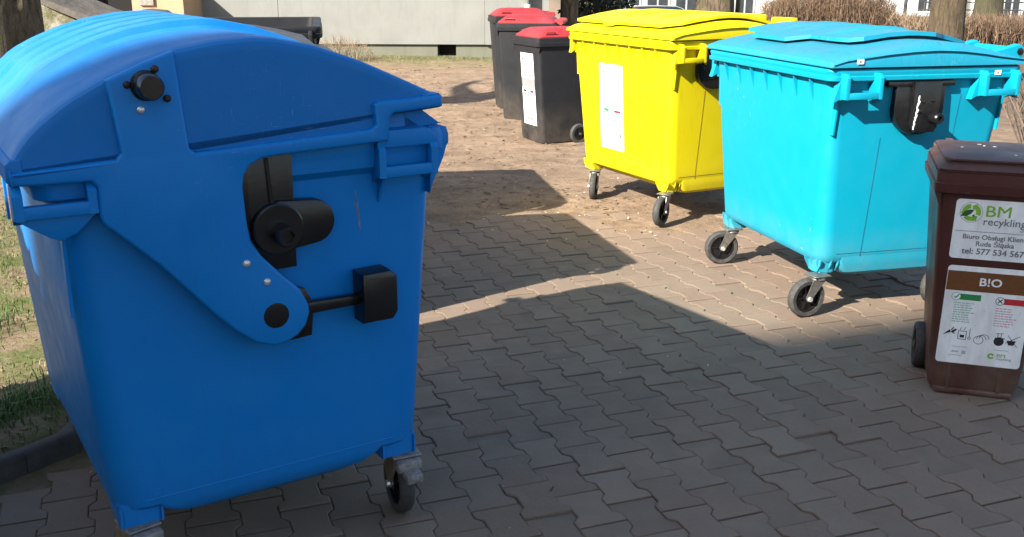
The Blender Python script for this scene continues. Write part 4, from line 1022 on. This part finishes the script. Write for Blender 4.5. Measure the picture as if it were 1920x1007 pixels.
# fallen pale branch at the foot of the olive trunk
mb = MB(); mb.tube([(10.9, 25.0, .10), (11.3, 25.0, .17), (11.8, 24.95, .13), (12.4, 24.9, .10)], [.03, .04, .035, .025], 7); mb.tube([(11.3, 25, .17), (11.0, 24.9, .26)], [.02, .008], 5)
o = mb.build('fallen_branch', M['pale_twig'], None, 50); tag(o, 'pale fallen branch lying on the soil by the olive trunk', 'branch')

# ------------------------------------------------------------------ ground litter and grass
M['leaf'] = strands('dry_leaf', (.085, .056, .033), (.28, .19, .11), .9)
M['pale_bit'] = simple('pale_litter', (.55, .48, .38), .9, 0, .4, 9)
rnd = random.Random(33)
def litter(n, region, size, mat, name, keep):
    v = []; f = []
    for _ in range(n):
        x, y = rnd.uniform(*region[:2]), rnd.uniform(*region[2:])
        if not keep(x, y): continue
        z = max(ground_z(x, y), .001 if inside(x, y, PAVE) else -1) + .003; a_ = rnd.uniform(0, 6.28); s_ = size * rnd.uniform(.5, 1.6); c_, q = math.cos(a_), math.sin(a_); i = len(v)
        v += [(x - c_ * s_, y - q * s_, z), (x + q * s_ * .5, y - c_ * s_ * .5, z + s_ * rnd.uniform(0, .5)), (x + c_ * s_, y + q * s_, z + s_ * rnd.uniform(0, .6)), (x - q * s_ * .5, y + c_ * s_ * .5, z)]
        f += [(i, i + 1, i + 2), (i, i + 2, i + 3)]
    me = bpy.data.meshes.new(name); me.from_pydata(v, [], f); o = link(name, me, mat, smooth=False); o['kind'] = 'stuff'; return o
litter(6000, (-5, 6.5, 6.9, 20), .021, M['leaf'], 'leaf_litter', lambda x, y: mnoise.noise((x * .8, y * 1.6, 3)) > -.15)
litter(2600, (-5, 3.0, 3.2, 9.5), .013, M['leaf'], 'leaf_litter', lambda x, y: not inside(x, y, PAVE))
litter(130, (-2, 3.5, 2.3, 9.5), .005, M['pale_bit'], 'pale_grit', lambda x, y: True)
litter(90, (-.6, 2.2, 6.2, 8.2), .009, M['pale_bit'], 'pale_grit', lambda x, y: True)
g_ = []; 
v = []; f = []
for _ in range(620):
    x, y = rnd.uniform(-3.5, 4.5), rnd.uniform(7.4, 14)
    z = ground_z(x, y) + .006; a_ = rnd.gauss(0, .7); ln = rnd.uniform(.03, .16); p = Vector((x, y, z)); q = p + Vector((math.cos(a_) * ln, math.sin(a_) * ln, rnd.uniform(0, .02))); s_ = Vector((-math.sin(a_), math.cos(a_), 0)) * .0025; i = len(v)
    v += [tuple(p - s_), tuple(q - s_ * .5), tuple(q + s_ * .5), tuple(p + s_), tuple(p + Vector((0, 0, .004)))]; f += [(0 + i, 1 + i, 4 + i), (1 + i, 2 + i, 4 + i), (2 + i, 3 + i, 4 + i)]
me = bpy.data.meshes.new('dry_twigs'); me.from_pydata(v, [], f); o = link('dry_twigs', me, M['grey_twig'], smooth=False); o['kind'] = 'stuff'
def grass(n, pick, hmin, hmax, mat, name):
    v = []; f = []
    for _ in range(n):
        p = pick()
        if p is None: continue
        x, y = p; z = ground_z(x, y) - .004; a_ = rnd.uniform(0, 6.28); h = rnd.uniform(hmin, hmax); ln = h * rnd.uniform(.3, 1.1); w = .0022
        d = Vector((math.cos(a_), math.sin(a_), 0)); s_ = Vector((-d.y, d.x, 0)) * w; b0 = Vector((x, y, z)); i = len(v)
        m_ = b0 + d * ln * .35 + Vector((0, 0, h * .65)); e_ = b0 + d * ln + Vector((0, 0, h * rnd.uniform(.6, 1)))
        v += [tuple(b0 - s_), tuple(b0 + s_), tuple(m_ + s_ * .8), tuple(m_ - s_ * .8), tuple(e_)]; f += [(i, i + 1, i + 2, i + 3), (i + 3, i + 2, i + 4)]
    me = bpy.data.meshes.new(name); me.from_pydata(v, [], f); o = link(name, me, mat, smooth=False); o['kind'] = 'stuff'; return o
M['grass_green'] = strands('fresh_grass', (.030, .075, .010), (.10, .19, .035), .7)
M['grass_dull'] = simple('dull_grass', (.10, .115, .045), .8, 0, .5, 6)
M['grass_dry'] = strands('yellowed_grass', (.07, .085, .022), (.22, .20, .075), .8)
def pick_bed():
    x, y = rnd.uniform(-3.6, -1.6), rnd.uniform(3.1, 7.5)
    if inside(x, y, PAVE) or segdist(x, y, KERB, False) < .085: return None
    return (x, y) if mnoise.noise((x * 2.2, y * 2.2, 9)) > -.12 else None
def pick_tuft():
    c = rnd.choice(((-1.93, 3.42, .06), (-2.06, 3.30, .05), (-1.85, 3.58, .06), (-1.98, 3.36, .08), (-2.5, 4.4, .12)))
    return rnd.gauss(c[0], c[2]), rnd.gauss(c[1], c[2])
grass(6500, pick_bed, .012, .042, M['grass_dry'], 'dry_grass'); grass(7500, pick_bed, .012, .045, M['grass_green'], 'green_grass'); grass(1100, pick_tuft, .03, .10, M['grass_green'], 'grass_tuft')
grass(2600, lambda: (rnd.uniform(-2.6, .4), 20.2 - abs(rnd.gauss(0, .5))), .02, .07, M['grass_dull'], 'wall_foot_grass')

# ------------------------------------------------------------------ far setting: road, houses, cars
M['asphalt'] = simple('road_asphalt', (.055, .053, .052), .9, 0, .2, 6)
mb = MB(); mb.loft([[(3.5 + (-.5), y, far_drop(9, y) + .03), (40, y, far_drop(9, y) + .03)] + [(40, y, far_drop(9, y) - .3), (3, y, far_drop(9, y) - .3)] for y in (36, 38, 40, 42, 44.2)])
o = mb.build('road', M['asphalt'], None, 60); o['kind'] = 'structure'
M['cream'] = simple('cream_facade', (.62, .58, .47), .9, 0, .06, .5); M['white_fac'] = simple('white_facade', (.72, .72, .70), .9, 0, .05, .5)
M['glass'] = simple('dark_window_glass', (.03, .035, .04), .12, 0, .3, 2); M['frame'] = simple('grey_frame', (.30, .31, .31), .6)
def facade(x0, x1, y, mat, label, nwin, wz, ww, wh):
    z0 = -1.7; t = thing('apartment_building', ((x0 + x1) / 2, y + 5, z0), 0, label, 'building'); hx = (x1 - x0) / 2
    mb = MB(); mb.box((-hx, -5, 0), (hx, 5, 9.)); mb.build('wall', mat, t)
    for fl in range(3):
        for k in range(nwin):
            c_ = -hx + (k + .5) * 2 * hx / nwin; b0 = wz + fl * 2.8
            q = MB(); q.box((c_ - ww / 2 - .06, -5.05, b0 - .06), (c_ + ww / 2 + .06, -4.98, b0 + wh + .06)); w_ = q.build('window', M['frame'], t)
            for s_ in (-1, 1):
                q = MB(); q.box((c_ + s_ * ww / 4 - ww / 4 + .04, -5.06, b0), (c_ + s_ * ww / 4 + ww / 4 - .04, -5.052, b0 + wh)); q.build('pane', M['glass'], w_)
    return t
facade(4.6, 8.5, 47, M['cream'], 'cream apartment house with small windows behind the parked car and broad trunk', 3, 1.15, 1.0, 1.3)
facade(9.3, 13.2, 46, M['white_fac'], 'bright white house front behind the tall hedge', 2, 1.6, .8, 1.2)
facade(13.6, 20.5, 47, M['white_fac'], 'long white house front behind the low hedge and its bare branches', 2, 1.7, .9, 1.2)
facade(21.0, 27.5, 45, M['white_fac'], 'pale house with barred windows between the two right-hand trunks', 5, .9, .7, 1.6)
def car(x, y, rz, paint, label):
    t = thing('parked_car', (x, y, far_drop(x, y) + .0), rz, label, 'car')
    mb = MB()
    prof = [(-2.05, .35), (-2.1, .62), (-2.0, .82), (-1.55, .92), (1.0, .95), (1.75, .84), (2.08, .68), (2.12, .40), (1.95, .25), (-1.95, .25)]
    mb.prism(prof, 'v', -.85, .85, .07, 3, both=True); mb.build('body', paint, t, 40)
    gb = MB(); lo = rr(1.36, .78, .2, .90, 5, -.25); mi = rr(1.05, .66, .2, 1.30, 5, -.32); hi = rr(.80, .60, .2, 1.42, 5, -.34)
    gb.loft([lo, mi, hi]); gh = gb.build('windows', M['glass'], t, 40)
    rb = MB(); rb.loft([rr(1.03, .655, .2, 1.315, 5, -.32), rr(.92, .62, .2, 1.40, 5, -.34), rr(.76, .54, .2, 1.455, 5, -.34), rr(.3, .2, .1, 1.47, 5, -.34)]); rf = rb.build('roof', paint, t, 40)
    ab = MB(); ab.tube([(-.9, 0, 1.44), (-1.1, 0, 1.62)], [.008, .004], 5); ab.build('aerial', M['black'], rf)
    pb = MB()
    for s_ in (-1, 1):
        pb.tube([(.98, s_ * .74, .93), (.62, s_ * .64, 1.34)], .035, 6); pb.tube([(-1.55, s_ * .72, .93), (-1.22, s_ * .62, 1.34)], .05, 6); pb.tube([(-.25, s_ * .775, .93), (-.28, s_ * .655, 1.33)], .03, 6)
    pb.build_each('pillar', paint, t, 40)
    for s_ in (-1, 1):
        for xx in (-1.3, 1.32):
            w_ = MB(); w_.lathe([(.20, -.10), (.29, -.11), (.315, -.06), (.315, .06), (.29, .11), (.20, .11)], 'v', 22, (xx, s_ * .76, .315), closed=True); wl = w_.build('wheel', M['rubber'], t, 40)
            w_ = MB(); w_.lathe([(.205, s_ * .04), (.205, s_ * .09), (.06, s_ * .10)], 'v', 18, (xx, s_ * .76, .315)); w_.build('hubcap', M['steel'], wl, 40)
        hb2 = MB(); hb2.box((2.03, s_ * .62 - .16, .60), (2.115, s_ * .62 + .16, .74), .02); hb2.build('headlight', M['white_sticker'], t, 40)
        tb = MB(); tb.box((-2.10, s_ * .66 - .12, .62), (-2.03, s_ * .66 + .12, .80), .02); tb.build('tail_light', M['red_print'], t, 40)
        mb2 = MB(); mb2.box((.72, s_ * .92 - .10, .93), (.84, s_ * .92 + .08, 1.05), .03); mb2.build('wing_mirror', paint, t, 40)
    return t
def carpaint(name, c):
    m, t, b = newmat(name); b.inputs['Base Color'].default_value = (*c, 1); b.inputs['Roughness'].default_value = .25; b.inputs['Coat Weight'].default_value = .8; b.inputs['Metallic'].default_value = .2
    n = noise(t, coord(t), 30, 4); L(t, ramp(t, n, .3, .7, .18, .34), b.inputs['Roughness']); return m
M['navy'] = carpaint('dark_blue_car_paint', (.012, .022, .045)); M['silver'] = carpaint('silver_blue_car_paint', (.50, .55, .60))
car(5.35, 37.0, R(8), M['navy'], 'dark blue parked car whose roof shows behind the yellow lid')
car(16.75, 31.8, R(60), M['navy'], 'dark parked car at the right edge behind the olive trunk')
car(15.4, 38.5, R(15), M['silver'], 'silver blue parked car behind the low hedge and bare branches')
# thin poles among the background
M['pole'] = simple('dark_pole', (.03, .03, .032), .6)
for k, (x, y, h, r_, mt, lb_) in enumerate(((9.85, 30., 3.2, .03, 'frame', 'thin grey pole standing behind the low hedge, left of the dark pole'), (11.75, 31., 3.2, .055, 'pole', 'thick dark pole standing behind the low hedge'), (1.98, 25., 3., .03, 'frame', 'thin grey pole in front of the evergreen shrubs'))):
    mb = MB(); z0 = far_drop(x, y); mb.tube([(x, y, z0 - .1), (x, y, z0 + h)], r_, 10); mb.lathe([(r_ + .02, h + z0), (r_ + .02, h + z0 + .03), (.0, h + z0 + .06)], 'z', 10, (x, y, 0)); o = mb.build('pole', M[mt], None, 40); tag(o, lb_, 'pole')
# railing before the pale house on the right
rl = thing('railing', (21.5, 41.5, far_drop(21.5, 41.5)), 0, 'dark metal railing before the pale house between the right-hand trunks', 'railing')
for z in (1.2, 1.75, 2.05):
    mb = MB(); mb.tube([(-5, 0, z), (5, 0, z)], .03, 6); mb.build('rail', M['pole'], rl)
for k in range(11):
    mb = MB(); mb.tube([(-5 + k, 0, -.1), (-5 + k, 0, 2.05)], .025, 6); mb.build('post', M['pole'], rl)

# ------------------------------------------------------------------ unseen block added behind the camera, its roof edge set to shade the foreground
az = R(SUN_AZ); dirs = Vector((math.cos(az), math.sin(az), 0)); ROOF_AZ = R(20.)
base = Vector((-1.28, 3.58, 0)) - dirs * 30          # a point under the front edge of its roof
blk = thing('shade_block', tuple(base), ROOF_AZ, 'unseen tall grey block added behind the photographer to throw the foreground shade', 'building')
HB = 30 * math.tan(R(SUN_EL))
mb = MB(); mb.box((-16, -10, -.1), (18, 0, HB)); mb.build('wall', M['plaster'], blk)
for fl in range(6):
    for k in range(11):
        mb = MB(); mb.box((-14.6 + k * 3, -.02, 1.1 + fl * 3), (-12.9 + k * 3, .03, 2.6 + fl * 3)); mb.build('window', M['glass'], blk)
